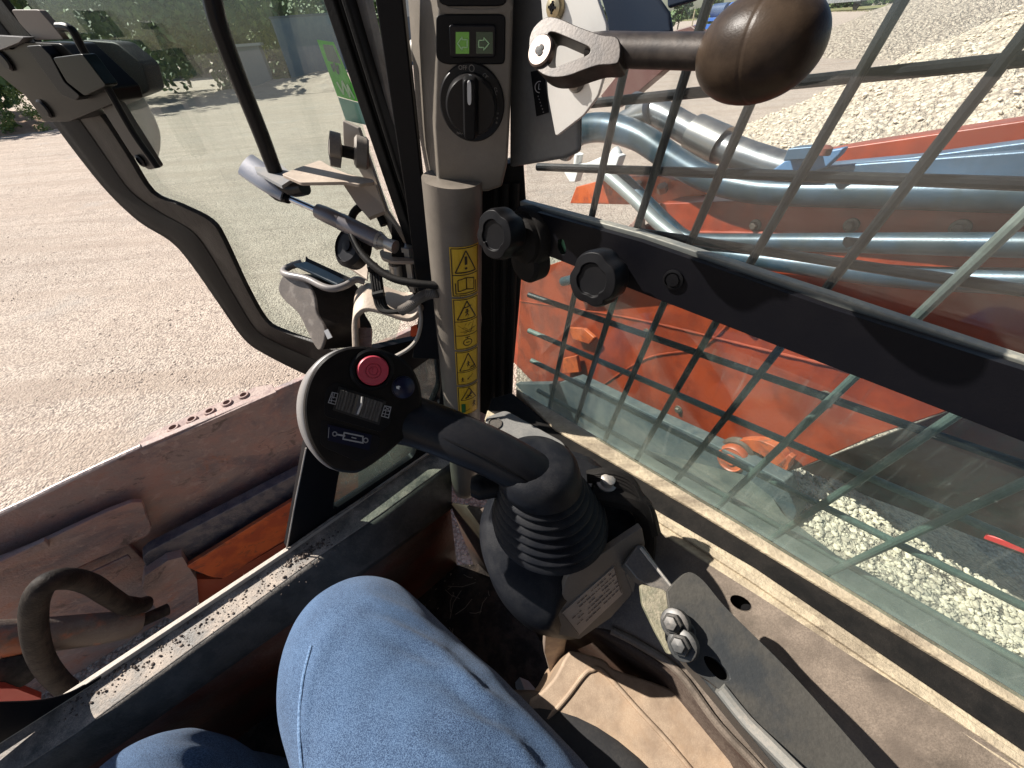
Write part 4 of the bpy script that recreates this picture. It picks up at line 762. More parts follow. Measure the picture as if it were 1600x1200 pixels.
# bracket post below the housing
mb = MB(); q = [P(*a) for a in [(852, 985, .40), (890, 985, .40), (884, 1010, .42), (880, 1046, .45), (862, 1062, .46), (850, 1020, .42)]]
mb.prism(q, [p + CF * .02 for p in q]); tag(mb.build('console_post', mat('post_tan', (.24, .19, .145), .5, col2=(.16, .12, .1), ns=60, dust=.4), bevel=.002), 'narrow tan steel post under the joystick housing', 'post')
mb = MB(); mb.plate(rnd([(757, 652), (790, 640), (880, 690), (905, 735), (860, 735), (790, 690), (762, 672)], 8), T, .02, .003); gp_ = mb.build('sill_end_cover', mat('grey_cover', (.13, .13, .125), .45, dust=.5, dcol=(.3, .28, .25)), None, bevel=.004, seg=3)
tag(gp_, 'grey plastic cover plate between the pillar foot and the joystick grip', 'cover')
mb = MB(); mb.lathe(T.at(773, 662, .0035), T.n, [(.009, 0), (.009, .0012), (.0075, .0014), (.0075, .0004), (.0002, .0004)], 24); mb.build('cover_plug', mat('plug_dark', (.05, .05, .048), .5, dust=.4), gp_)
# ------------------------------------------------------------------ seat base box and seat
SB = Plane(P(950, 1110, .355), UC * 1 + IN * .05)
sb = thing('seat_base_box', 'dusty beige plastic box beside the leg with raised seam', 'box', P(950, 1110, .36))
bm_ = mat('dusty_beige_box', (.25, .18, .125), .6, col2=(.34, .23, .145), ns=16, bump=.3, bs=800, dust=.7, dcol=(.50, .38, .27), ds=40)
mb = MB(); mb.plate(spl([(828, 1092), (846, 1080), (868, 1055), (886, 1022), (900, 1018), (943, 1030), (960, 1045), (1010, 1062), (1056, 1080), (1085, 1104), (1140, 1160), (1240, 1270)], 3) + [(1240, 1400), (900, 1400), (820, 1200)], SB, .20, 0); mb.build('box_shell', bm_, sb, bevel=.006, seg=4)
mb = MB(); mb.tube([SB.at(x, y, .0005) for x, y in spl([(850, 1130), (885, 1090), (912, 1055), (925, 1047), (943, 1050), (1000, 1112), (1040, 1155), (1090, 1215)], 6)], .0022, 10); mb.build('box_seam', bm_, sb)
st_ = thing('operator_seat', 'dark grey vinyl seat cushion edge beside the jeans', 'seat', P(900, 1250, .30))
mb = MB(); ce = P(860, 1330, .275); rings = []
for k in range(13):
    a = math.pi / 2 * k / 12; rr = .098 + .012 * math.sin(a); 
    rings.append([ce + (-IN * math.cos(b) * rr * 1.15 + FB * math.sin(b) * rr * 1.5) * (1 if k < 12 else 1) * (.90 + .10 * math.sin(a)) - UC * (.025 * (1 - math.sin(a))) * 0 + UC * (.03 * math.cos(a)) for b in [2 * math.pi * j / 40 for j in range(40)]])
mb = MB(); rings = []
for rr, hh_ in [(.02, .032), (.07, .031), (.092, .027), (.102, .018), (.106, .004), (.104, -.05), (.10, -.08)]:
    rings.append([P(820, 1300, .262) + FB * .060 - IN * 0 + (IN * math.cos(b) * rr + FB * math.sin(b) * rr * 1.35) + UC * (hh_ - .085) for b in [2 * math.pi * j / 40 for j in range(40)]])
mb.loft(rings); mb.build('seat_cushion', mat('grey_vinyl', (.030, .030, .032), .42, dust=.2, dcol=(.2, .18, .15), bump=.15, bs=700), st_, ang=60)
# litter on the floor
tag((lambda m: m.build('paper_scrap', mat('paper_grey', (.22, .22, .21), .8, bump=.3, bs=200), smooth=False))(MB().add([FL.at(x, y, z) for x, y, z in [(800, 1072, .01), (812, 1058, .03), (826, 1064, .02), (840, 1080, .03), (832, 1094, .015), (816, 1096, .03), (806, 1088, .008), (820, 1078, .04)]], [[0, 1, 7], [1, 2, 7], [2, 3, 7], [3, 4, 7], [4, 5, 7], [5, 6, 7], [6, 0, 7]])), 'crumpled grey paper scrap on the dark floor', 'paper')
mb = MB(); random.seed(11)
for k in range(420):
    x, y = random.uniform(600, 880), random.uniform(820, 1100); s_ = random.uniform(.0008, .0042) * (1 if random.random() < .93 else 1.8); c = FL.at(x, y, .002)
    pts = [c + (CX * random.uniform(-1, 1) + UC * random.uniform(0, 1) + CY * random.uniform(-1, 1)) * s_ for _ in range(6)]
    mb.add(pts, [[0, 1, 2], [0, 2, 3], [0, 3, 1], [3, 2, 4], [1, 3, 5], [2, 4, 5]])
for k in range(26):
    x, y = random.uniform(690, 850), random.uniform(900, 1080); a = random.uniform(0, 3.1); c = FL.at(x, y, .006); d = (IN * math.cos(a) + FB * math.sin(a)) * random.uniform(.01, .04)
    mb.tube([c - d, c + UC * .004 + d.cross(UC) * .2, c + d], .0007, 5)
tag(mb.build('floor_debris', mat('debris_tan', (.15, .12, .09), .9)), 'bits of straw, grit and dirt on the cab floor', 'debris', kind='stuff')
# grit on the front sill
mb = MB(); random.seed(4)
for k in range(900):
    t = random.random() ** 1.1; x = 100 + t * 420 + random.gauss(0, 6); yc = 1100 - .626 * (x - 131); y = yc + random.gauss(-12, 12); s_ = random.choice([.0004, .0005, .0006, .0008, .0010, .0018]) * random.uniform(.6, 1.1)
    if random.random() < .2: x = random.gauss(478, 18); y = 1092 - .626 * (x - 131) - random.uniform(5, 16); s_ *= 1.3
    stones(mb, [T2.at(x, y, s_ * .4)], s_, s_ * 1.5, 1)
tag(mb.build('sill_grit', [mat('grit_brown', (.11, .085, .07), .9), mat('grit_tan', (.25, .2, .16), .9)], smooth=False), 'small stones and grit lying along the front sill', 'grit', kind='stuff')
# ------------------------------------------------------------------ the operator's legs
def denim():
    m = mat('blue_denim', (.009, .022, .060), .9, col2=(.028, .058, .122), ns=22, lo=.30, hi=.72, bump=0)
    nt = m.node_tree; b = nt.nodes['Principled BSDF']; src = b.inputs['Base Color'].links[0].from_socket
    tc = _n(nt, 'ShaderNodeTexCoord'); mp = _n(nt, 'ShaderNodeMapping'); nt.links.new(tc.outputs['Object'], mp.inputs[0]); mp.inputs['Rotation'].default_value = (.3, .5, .9); mp.inputs['Scale'].default_value = (1, 1, .16)
    tw = _ramp(nt, _noise(nt, 1500, 2, .8, vec=mp.outputs[0]), .40, .62)
    mott = _ramp(nt, _noise(nt, 330, 3, .7), .3, .7)
    c1 = _mix(nt, _math(nt, 'MULTIPLY', tw, .60), src, (.16, .255, .40)); c2 = _mix(nt, _math(nt, 'MULTIPLY', mott, .14), c1, (.14, .23, .38)); nt.links.new(c2, b.inputs['Base Color'])
    bn = _n(nt, 'ShaderNodeBump'); bn.inputs['Strength'].default_value = .5; bn.inputs['Distance'].default_value = .0006; nt.links.new(tw, bn.inputs['Height']); nt.links.new(bn.outputs[0], b.inputs['Normal'])
    b.inputs['Sheen Weight'].default_value = .08
    return m
M['denim'] = denim()
def skin(name, verts, edges, radii, root, sub=3):
    me = bpy.data.meshes.new(name); me.from_pydata([tuple(v) for v in verts], edges, []); o = bpy.data.objects.new(name, me); COL.objects.link(o)
    s_ = o.modifiers.new('skin', 'SKIN'); s_.use_smooth_shade = True
    for i, sv in enumerate(me.skin_vertices[0].data): sv.radius = (radii[i] if isinstance(radii[i], tuple) else (radii[i], radii[i])); sv.use_root = (i == root)
    u = o.modifiers.new('sub', 'SUBSURF'); u.levels = sub; u.render_levels = sub
    dg = bpy.context.evaluated_depsgraph_get(); dg.update(); m2 = bpy.data.meshes.new_from_object(o.evaluated_get(dg)); m2.name = name
    o.modifiers.clear(); o.data = m2; return o
RK = P(552, 1012, .375); RM = P(645, 1175, .318); tdir = (RM - RK); RH = RK + tdir.normalized() * .44
LK = P(190, 1298, .385); LH = LK + (RH - RK) * 1.0 + (CX * .10)
pel = (RH + LH) / 2 + UC * .0
RA = RK - UC * .40 + FB * .02 + IN * .02; LA = LK - UC * .40 + FB * .02
fwd = -FB
from mathutils.bvhtree import BVHTree
mb = MB(); tn = tdir.normalized()
def leg(K, Hp, A):
    pts = [Hp - tn * -.06, Hp, Hp * .66 + K * .34, Hp * .33 + K * .67, K - tn * -.075, K + UC * -.004 - tn * -.012, K - UC * .055 - tn * .018, K - UC * .14 - tn * .012, (K + A) / 2 - UC * .02, A]
    q = spl([tuple(p) for p in pts], 6); rr = spl([(r,) for r in (.118, .116, .104, .092, .080, .072, .066, .064, .062, .055)], 6)
    mb.tube(q, [r[0] for r in rr], 40)
leg(RK, RH, RA); leg(LK, LH, LA)
mb.tube([LH + CX * -.05, pel, RH + CX * .05], [.12, .135, .12], 32); mb.tube([pel, pel + UC * .12 + FB * .04, pel + UC * .2 + FB * .06], [.15, .14, .13], 32)
per = mb.build('person', M['denim'])
rm = per.modifiers.new('r', 'REMESH'); rm.mode = 'VOXEL'; rm.voxel_size = .0045; sm_ = per.modifiers.new('s', 'SMOOTH'); sm_.iterations = 14
dg = bpy.context.evaluated_depsgraph_get(); dg.update(); m2 = bpy.data.meshes.new_from_object(per.evaluated_get(dg)); m2.name = 'person'; per.modifiers.clear(); per.data = m2
me = per.data
RID = [([(568, 930), (640, 958), (700, 1000)], .0030, 9), ([(590, 965), (670, 1008), (742, 1068)], .0040, 11), ([(640, 1030), (720, 1062), (790, 1122)], .0032, 10), ([(752, 1082), (830, 1130), (900, 1195)], .0028, 14), ([(700, 1120), (790, 1150), (850, 1215)], .003, 14), ([(488, 1040), (478, 1110), (470, 1210)], .0012, 6),
       ([(520, 980), (500, 1010), (492, 1060)], .0018, 14), ([(250, 1170), (330, 1180), (390, 1215)], .003, 10), ([(640, 1160), (700, 1190), (760, 1240)], .002, 16)]
RID = [(spl(p, 5), a_, w_) for p, a_, w_ in RID]
BBX = {id(p): (min(q[0] for q in p), max(q[0] for q in p), min(q[1] for q in p), max(q[1] for q in p)) for p, _, _ in RID}
NRM = [v.normal.copy() for v in me.vertices]; CO = [v.co.copy() for v in me.vertices]; NEW = []
for p, n_ in zip(CO, NRM):
    q = p - CAM; dz = q.dot(CF)
    f = noise.fractal(p * 7, 1.0, 2.0, 3) * .0028 + noise.noise(Vector((p.dot(UC) * 30, p.dot(tn) * 10, p.dot(CY) * 10))) * .0008
    if dz > .05 and n_.dot(q) < .1 * q.length and abs(q.dot(CX)) < dz * 1.4:
        x = 800 + F * q.dot(CX) / dz; y = 600 - F * q.dot(CY) / dz
        for pl2, a_, w_ in RID:
            if not (BBX[id(pl2)][0] - 4 * w_ < x < BBX[id(pl2)][1] + 4 * w_ and BBX[id(pl2)][2] - 4 * w_ < y < BBX[id(pl2)][3] + 4 * w_): continue
            dm = 1e9; tt = 0
            for k in range(len(pl2) - 1):
                ax, ay = pl2[k]; bx, by = pl2[k + 1]; L2 = (bx - ax) ** 2 + (by - ay) ** 2; t = max(0, min(1, ((x - ax) * (bx - ax) + (y - ay) * (by - ay)) / L2)); dd = math.hypot(x - ax - t * (bx - ax), y - ay - t * (by - ay))
                if dd < dm: dm = dd; tt = (k + t) / (len(pl2) - 1)
            if dm < w_ * 4: f += a_ * math.sin(math.pi * min(1, max(0, tt * .94 + .03))) ** .7 * (math.exp(-(dm / w_) ** 2) - .55 * math.exp(-((dm - w_ * 1.9) / w_) ** 2))
    NEW += list(p + n_ * f)
me.vertices.foreach_set('co', NEW); me.update()
for p_ in me.polygons: p_.use_smooth = True
bv = BVHTree.FromPolygons([v.co for v in me.vertices], [list(p.vertices) for p in me.polygons])
sp_ = []
for x, y in spl([(486, 1010), (474, 1060), (468, 1120), (470, 1180), (480, 1260)], 8):
    r_ = ray(x, y).normalized(); h_ = bv.ray_cast(CAM, r_)
    if h_[0] is not None: sp_.append(h_[0] + h_[1] * .0004)
if len(sp_) > 3:
    mb = MB(); mb.tube(sp_, .0020, 8, flat=.5); o = mb.build('trouser_seam', mat('seam_denim', (.05, .10, .19), .9, col2=(.14, .22, .35), ns=700), per)
tag(per, 'seated person in faded blue jeans, knees apart', 'person')
for A_k, nm in ((RA, 'shoe'), (LA, 'shoe')):
    o = skin(nm, [A_k - UC * .01, A_k - UC * .06 + fwd * .02, A_k - UC * .065 + fwd * .11, A_k - UC * .07 + fwd * .19], [(0, 1), (1, 2), (2, 3)], [.045, .045, .042, .034], 1, 2); o.data.materials.clear(); o.data.materials.append(M['rubber']); o.parent = per
# side seam
# ------------------------------------------------------------------ yard
def gpt(x, y, z=0):
    r = ray(x, y); t = (z - H) / r.z; return CAM + r * t
def groundmat(name, cols, sc, tracks=False):
    m = bpy.data.materials.new(name); m.use_nodes = True; nt = m.node_tree; b = nt.nodes['Principled BSDF']; b.inputs['Roughness'].default_value = .95
    g = _n(nt, 'ShaderNodeNewGeometry', name='TC')
    vo = _n(nt, 'ShaderNodeTexVoronoi'); vo.inputs['Scale'].default_value = sc; nt.links.new(g.outputs['Position'], vo.inputs['Vector'])
    vo2 = _n(nt, 'ShaderNodeTexVoronoi'); vo2.inputs['Scale'].default_value = sc * 2.7; nt.links.new(g.outputs['Position'], vo2.inputs['Vector'])
    big = _ramp(nt, _noise(nt, .35, 5, .6), .35, .65); mid = _ramp(nt, _noise(nt, 3.0, 6, .65, dist=.6), .38, .66); fine = _ramp(nt, _noise(nt, sc * 1.3, 4, .7), .3, .7)
    c = _mix(nt, big, cols[0], cols[1]); c = _mix(nt, _math(nt, 'MULTIPLY', mid, .55), c, cols[2])
    hs = _n(nt, 'ShaderNodeSeparateColor'); nt.links.new(vo.outputs['Color'], hs.inputs[0]); c = _mix(nt, _math(nt, 'MULTIPLY', hs.outputs[0], .55), c, cols[3]); c = _mix(nt, _math(nt, 'MULTIPLY', _ramp(nt, hs.outputs[1], .6, .95), .5), c, (.17, .13, .105))
    ms = _n(nt, 'ShaderNodeMapping'); nt.links.new(g.outputs['Position'], ms.inputs[0]); ms.inputs['Rotation'].default_value = (0, 0, .25); ms.inputs['Scale'].default_value = (.35, 2.6, 1)
    c = _mix(nt, _math(nt, 'MULTIPLY', _ramp(nt, _noise(nt, 1.1, 6, .7, vec=ms.outputs[0], dist=.8), .45, .68), .6), c, cols[2])
    c = _mix(nt, _math(nt, 'MULTIPLY', fine, .3), c, cols[2]); c = _mix(nt, _math(nt, 'MULTIPLY', _ramp(nt, vo.outputs['Distance'], .40, .75), .6), c, (.16, .12, .10))
    if tracks:
        mt = _n(nt, 'ShaderNodeMapping'); nt.links.new(g.outputs['Position'], mt.inputs[0]); mt.inputs['Rotation'].default_value = (0, 0, .42); mt.inputs['Scale'].default_value = (.02, 1, 1)
        tk = _ramp(nt, _noise(nt, 1.7, 3, .55, vec=mt.outputs[0], dist=.25), .53, .60); lug = _n(nt, 'ShaderNodeTexWave'); lug.inputs['Scale'].default_value = 3.2; lug.inputs['Distortion'].default_value = 3; ml = _n(nt, 'ShaderNodeMapping'); nt.links.new(g.outputs['Position'], ml.inputs[0]); ml.inputs['Rotation'].default_value = (0, 0, .42); nt.links.new(ml.outputs[0], lug.inputs['Vector'])
        c = _mix(nt, _math(nt, 'MULTIPLY', tk, _math(nt, 'ADD', _math(nt, 'MULTIPLY', lug.outputs['Fac'], .3), .35)), c, cols[2]); c = _mix(nt, _math(nt, 'MULTIPLY', _ramp(nt, _noise(nt, .9, 4, .6), .58, .72), .45), c, (.40, .36, .32))
    nt.links.new(c, b.inputs['Base Color'])
    bn = _n(nt, 'ShaderNodeBump'); bn.inputs['Strength'].default_value = .9; bn.inputs['Distance'].default_value = 1.0 / sc
    hh = _math(nt, 'ADD', _math(nt, 'MULTIPLY', vo.outputs['Distance'], -1.0), _math(nt, 'MULTIPLY', vo2.outputs['Distance'], -.45)); hh = _math(nt, 'ADD', hh, _math(nt, 'MULTIPLY', mid, .6))
    nt.links.new(hh, bn.inputs['Height']); nt.links.new(bn.outputs[0], b.inputs['Normal']); return m
gmat = groundmat('pale_gravel_ground', [(.66, .53, .43), (.58, .49, .41), (.40, .315, .25), (.80, .68, .56)], 62, True)
N = 90; mb = MB()
def hgt(x, y): return .02 * noise.fractal(Vector((x * .5, y * .5, 0)), 1, 2, 4) * min(1, 6 / (1 + math.hypot(x, y) * .05))
xs = [(-1 if k < 0 else 1) * (abs(k) / 45) ** 3.2 * 900 for k in range(-45, 46)]
mb.add([(x, y + 3, hgt(x, y + 3)) for y in xs for x in xs], [[j * 91 + i, j * 91 + i + 1, (j + 1) * 91 + i + 1, (j + 1) * 91 + i] for j in range(90) for i in range(90)])
tag(mb.build('ground', gmat), kind='structure')
# loose stones on the near ground
random.seed(21)
st1 = flat('stone_pale', (.46, .38, .31), .95); st2 = flat('stone_grey', (.30, .25, .21), .95)
mb = MB(); pts = []
while len(pts) < 9000:
    x, y = random.uniform(-60, 480), random.uniform(180, 830); p = gpt(x, y)
    pts.append((p.x, p.y, hgt(p.x, p.y) + .001))
stones(mb, pts, .002, .011); tag(mb.build('loose_gravel', [st1, st2], smooth=False), 'loose gravel stones scattered over the pale yard', 'gravel', kind='stuff')
# gravel pile on the right
def pile(name, cx, cy, rad, h, m_, label, sx=1, n=110, rough=.08, fr=1.6):
    mb = MB(); vs = []
    for j in range(n + 1):
        for i in range(n + 1):
            u, v = (i / n * 2 - 1) * rad * sx, (j / n * 2 - 1) * rad; r = math.hypot(u / sx, v) / rad; z = h * max(-.1, (math.sqrt((1 - r) ** 2 + .004) - .0)) * (1 if r < 1 else -.1)
            z = h * max(0, 1 - math.sqrt(r * r + .01)) if r < 1 else -.2
            q = Vector(((cx + u) * fr, (cy + v) * fr, 0)); z += rough * (noise.fractal(q, 1, 2, 5)) * (1 if r < .95 else 0) + .025 * noise.fractal(q * 7, 1, 2, 3)
            vs.append((cx + u, cy + v, z))
    mb.add(vs, [[j * (n + 1) + i, j * (n + 1) + i + 1, (j + 1) * (n + 1) + i + 1, (j + 1) * (n + 1) + i] for j in range(n) for i in range(n)])
    return tag(mb.build(name, m_), label, 'gravel pile'), vs
pm = groundmat('crushed_gravel', [(.66, .58, .45), (.60, .52, .40), (.44, .37, .28), (.80, .71, .57)], 21)
pl_, pv = pile('gravel_pile', 9.0, 4.8, 6.0, 3.1, pm, 'big pale crushed gravel pile beyond the boom, right of the cab', 1.0, 130)
mb = MB(); cand = [v for v in pv if v[2] > .02 and v[0] < 9.6]; pts = []
for k in range(8000):
    v = random.choice(cand); pts.append((v[0] + random.uniform(-.05, .05), v[1] + random.uniform(-.05, .05), v[2] + .005))
stones(mb, pts, .010, .042); tag(mb.build('pile_stones', [flat('pile_stone_pale', (.72, .63, .49), .95), flat('pile_stone_grey', (.56, .48, .37), .95)], smooth=False), 'angular stones covering the gravel pile', 'stones', kind='stuff')
pile('sand_pile', 31, 25, 12, 5.0, groundmat('pale_sand', [(.55, .47, .37), (.50, .43, .34), (.44, .37, .29), (.6, .52, .42)], 9), 'smooth pale sand pile far behind the gravel pile', 1.2, 50, .15, .5)
pile('spoil_heap', -7.5, 30, 5, .8, gmat, 'low rough spoil heap in front of the container', 2.0, 40, .2, .8)
# verge and field
gm2 = mat('dry_grass', (.15, .15, .05), .9, col2=(.24, .22, .09), ns=1.5, bump=.6, bs=30)
mb = MB(); a = [gpt(1300, 13), gpt(1700, 10), gpt(1700, -5) , gpt(1300, 6.5)]
va, vb2 = gpt(1290, 17), gpt(1640, 11); vdir = (vb2 - va)
vq = [(va.x - 6, va.y, .05), (vb2.x + 30, vb2.y - 8, .05), (vb2.x + 200, vb2.y + 60, .05), (260, 420, .05), (-60, 420, .05), (-20, va.y + 35, .05)]; mb.prism([Vector(p) for p in vq], [Vector(p) - Vector((0, 0, .2)) for p in vq]); tag(mb.build('grass_verge', gm2), kind='structure')
mb = MB(); random.seed(9)
for k in range(5000):
    t = random.random(); p = va + vdir * random.uniform(-.1, 1.6) + Vector((0, 30, 0)) * (t ** 2 * .6); hh_ = random.uniform(.1, .35); a = random.uniform(0, 3.14); d = Vector((math.cos(a), math.sin(a), 0)) * .05
    mb.add([p - d, p + d, p + Vector((random.uniform(-.1, .1), random.uniform(-.1, .1), hh_))], [[0, 1, 2]])
tag(mb.build('verge_grass', gm2, smooth=False), 'dry green grass along the far edge of the yard', 'grass', kind='stuff')
# trees
leafA = mat('leaf_dark_green', (.05, .10, .035), .7, col2=(.13, .20, .06), ns=2, bump=0); leafB = mat('leaf_yellow_green', (.16, .21, .05), .7, col2=(.08, .13, .035), ns=2); bark = mat('bark_brown', (.10, .075, .055), .9, bump=.6, bs=40)
def tree(x, y, hgt_, rad, leaf, label, nl=2600, ls=.16, group='trees behind the yard', name='tree', trunk=.28):
    t = thing(name, label, 'tree' if name == 'tree' else 'bush', (x, y, 0), group); mb = MB()
    cl = []
    for k in range(int(10 + rad * 4)):
        a = random.uniform(0, 6.28); r = rad * random.random() ** .6; z = hgt_ * random.uniform(trunk, .96); r *= 1 - .6 * max(0, (z / hgt_ - .55) / .45) ** 1.3
        cl.append((Vector((x + math.cos(a) * r, y + math.sin(a) * r, z)), rad * random.uniform(.18, .38)))
    if trunk > .05:
        mb.tube([(x, y, 0), (x + .1, y, hgt_ * .3), (x - .1, y, hgt_ * .75)], [.03 * hgt_ * .7, .02 * hgt_ * .7, .006 * hgt_], 9)
        for c, _ in cl[:8]: mb.tube([(x, y, hgt_ * random.uniform(.2, .5)), tuple(c)], [.012 * hgt_ * .6, .004 * hgt_], 6)
        mb.build('trunk', bark, t)
    mb = MB()
    for k in range(nl):
        c, r = random.choice(cl); d = Vector((random.gauss(0, 1), random.gauss(0, 1), random.gauss(0, .8))).normalized() * r * random.random() ** .4
        p = c + d; n1 = Vector((random.gauss(0, 1), random.gauss(0, 1), random.gauss(0, 1))).normalized(); n2 = n1.orthogonal().normalized(); s_ = ls * random.uniform(.6, 1.3)
        mb.add([p - n1 * s_, p + n2 * s_ * .6, p + n1 * s_, p - n2 * s_ * .6], [[0, 1, 2, 3]])
    mb.build('crown', leaf, t, smooth=False); return t
random.seed(31)
tl = [(-27, 20, 9, 4.2, leafA, 'tall dark green tree at the far left edge of the glass'), (-24, 26, 10, 4.5, leafB, 'tall yellow-green tree second from the left'), (-20, 30, 9, 4, leafA, 'dark tree standing third from the left'), (-16, 34, 8, 3.6, leafB, 'lighter tree just left of the blue container'), (-12, 44, 11, 4.5, leafA, 'tree rising behind the blue container'),
      (-5.5, 40, 9, 3.6, leafA, 'dark tree just right of the blue container'), (-3, 46, 11, 4, leafB, 'pale tree beyond the timber stack'), (-1, 38, 9, 3.4, leafA, 'dark tree seen in the gap left of the hinge post')]
for x, y, h_, r_, lf, lb in tl: tree(x, y, h_, r_ * 1.15, lf, lb, 5200, .22, trunk=.04)
mb = MB()
for k in range(22000):
    u = random.random(); x = -20 + 640 * u; y = 370 - 60 * u
    if k > 15000: x = -75 + 75 * u; y = 52 + 10 * u
    y = y + random.uniform(-8, 8); top = (4.2 if k <= 15000 else 8) + 2 * noise.noise(Vector((x * .12, 0, 0))) + 2.5 * noise.noise(Vector((x * .5, 3, 0))); p = Vector((x, y, top * random.random() ** .7)); n1 = Vector((random.gauss(0, 1), random.gauss(0, 1), random.gauss(0, 1))).normalized(); n2 = n1.orthogonal().normalized(); s_ = random.uniform(.5, 1.1) * (1.7 if k <= 15000 else 1)
    mb.add([p - n1 * s_, p + n2 * s_ * .6, p + n1 * s_, p - n2 * s_ * .6], [[0, 1, 2, 3]], random.choice((0, 1)))
tag(mb.build('distant_wood', [leafA, leafB], smooth=False), 'distant wood along the horizon beyond the field', 'wood', kind='stuff')
for k, wd in enumerate(('leftmost', 'second', 'middle', 'fourth', 'rightmost')): tree(14 + k * 3.2, 62 + random.uniform(-3, 3), random.uniform(2.4, 4), 1.4, leafA if k % 2 else leafB, wd + ' of the five slim trees behind the blue tank truck', 700, .25, 'slim trees behind the blue tanks')
bp = gpt(62, 205); tree(bp.x - .3, bp.y + .2, 1.3, .8, leafB, 'low yellow-green bush left of the window latch', 2600, .035, None, 'bush', .02)
# brown soil bank at far left
pile('soil_bank', bp.x - 2.2, bp.y + 1.2, 2.4, .7, mat('brown_soil', (.30, .19, .12), .95, col2=(.38, .25, .16), ns=3, bump=.8, bs=30), 'brown soil bank behind the low bush', 1.2, 50, .1)
# container, timber, small sheds
def bx3(mb, c, s_, rz=0, mi=0):
    r = Matrix.Rotation(rz, 3, 'Z'); mb.box(Vector(c), r @ Vector((s_[0] / 2, 0, 0)), r @ Vector((0, s_[1] / 2, 0)), Vector((0, 0, s_[2] / 2)), mi)
ct = thing('container', 'blue-grey corrugated container beside the trees', 'container', (-10.2, 33, 0)); mb = MB(); bx3(mb, (-10.2, 33, 1.6), (5.2, 2.4, 3.0), .1)
for k in range(24): bx3(mb, (-12.6 + k * .21, 31.75 + k * .021, 1.6), (.09, .1, 2.8), .1)
mb.build('body', mat('container_blue', (.13, .19, .25), .5, col2=(.16, .22, .27), ns=2, dust=.2), ct); mb = MB(); bx3(mb, (-10.2, 33, 3.14), (5.3, 2.5, .1), .1); mb.build('top_rail', mat('container_rail', (.09, .12, .15), .5), ct)
tm = MB()
for k in range(6): bx3(tm, (-7.1 + .05 * (k % 2), 32.2, .25 + k * .42), (.9, 1.2, .3), .1, k % 2)
tag(tm.build('timber_stack', [mat('timber_brown', (.20, .14, .10), .8), mat('timber_pale', (.28, .21, .15), .8)]), 'brown stack of pallets right of the blue container', 'timber stack')
sd = thing('shed', 'small grey shed with pale roof left of the container', 'shed', (-14.6, 31, 0)); mb = MB(); bx3(mb, (-14.6, 31, 1), (1.8, 1.5, 2.0), .3); mb.build('wall', mat('shed_grey', (.22, .25, .26), .7), sd); mb = MB(); bx3(mb, (-14.6, 31, 2.06), (2.1, 1.8, .12), .3); mb.build('roof', mat('shed_roof', (.45, .47, .45), .6), sd)
sd = thing('shed', 'dark blue shed with pale gable right of the container', 'shed', (-4.2, 34, 0)); mb = MB(); bx3(mb, (-4.2, 34, 1.4), (3, 2, 2.8), .1); mb.build('wall', mat('shed_blue', (.08, .11, .15), .6), sd); mb = MB(); mb.prism([Vector(p) for p in [(-5.9, 32.8, 2.8), (-2.5, 33.1, 2.8), (-4.2, 33, 3.9)]], [Vector(p) for p in [(-5.9, 35.2, 2.8), (-2.5, 35.4, 2.8), (-4.2, 35.3, 3.9)]]); mb.build('roof', mat('gable_pale', (.36, .40, .40), .6), sd)
# white car seen in the gap beside the pillar
cp = gpt(600, 150); cr = thing('parked_car', 'white car with red tail lamp seen in the gap beside the pillar', 'car', (cp.x, cp.y, 0))
def carbody(c, L_, W, rz, m_, root):
    r = Matrix.Rotation(rz, 3, 'Z'); c = Vector(c)
    sec = [(-L_ / 2, .35, .75), (-L_ * .46, .3, .95), (-L_ * .2, .3, 1.0), (-L_ * .1, .3, 1.02), (L_ * .3, .3, 1.02), (L_ * .48, .3, .98), (L_ / 2, .38, .8)]
    rg = []
    for x, z0, z1 in sec: rg.append([c + r @ Vector((x, y * W / 2, z)) for y, z in [(-.9, z0), (-1, z0 + .2), (-1, z1 - .15), (-.9, z1), (.9, z1), (1, z1 - .15), (1, z0 + .2), (.9, z0)]])
    mb = MB(); mb.loft(rg); mb.build('body', m_, root, bevel=.03)
    rg = []
    for x, w_, z in [(-L_ * .22, .86, 1.0), (-L_ * .05, .72, 1.45), (L_ * .28, .72, 1.48), (L_ * .44, .84, 1.0)]: rg.append([c + r @ Vector((x, -w_ * W / 2, .98)), c + r @ Vector((x, -w_ * W / 2 * .95, z)), c + r @ Vector((x, w_ * W / 2 * .95, z)), c + r @ Vector((x, w_ * W / 2, .98))])
    mb = MB(); mb.loft(rg); mb.build('cabin', mat('car_glass', (.03, .05, .07), .1), root)
    mb = MB(); q = [c + r @ Vector((x, y * W * .36, 1.47)) for x, y in [(-L_ * .06, -1), (L_ * .3, -1), (L_ * .3, 1), (-L_ * .06, 1)]]; mb.prism([p + Vector((0, 0, .04)) for p in q], q); mb.build('roof', m_, root, bevel=.02)
    for sx_ in (-.3, .31):
        for sy_ in (-1, 1):
            mb = MB(); mb.lathe(c + r @ Vector((sx_ * L_, sy_ * W * .46, .32)), r @ Vector((0, sy_, 0)), [(.32, -.1), (.32, .1), (.2, .11), (.05, .1)], 24); mb.build('wheel', M['rubber'], root)
    for sy_ in (-1, 1):
        mb = MB(); bx3(mb, tuple(c + r @ Vector((L_ / 2 - .02, sy_ * W * .42, .82))), (.1, .25, .25), rz); mb.build('tail_lamp', flat('tail_red', (.5, .02, .02), .3), root)
carbody((cp.x - .3, cp.y + .6, 0), 4.1, 1.7, -1.3, mat('car_white', (.7, .7, .7), .3), cr)
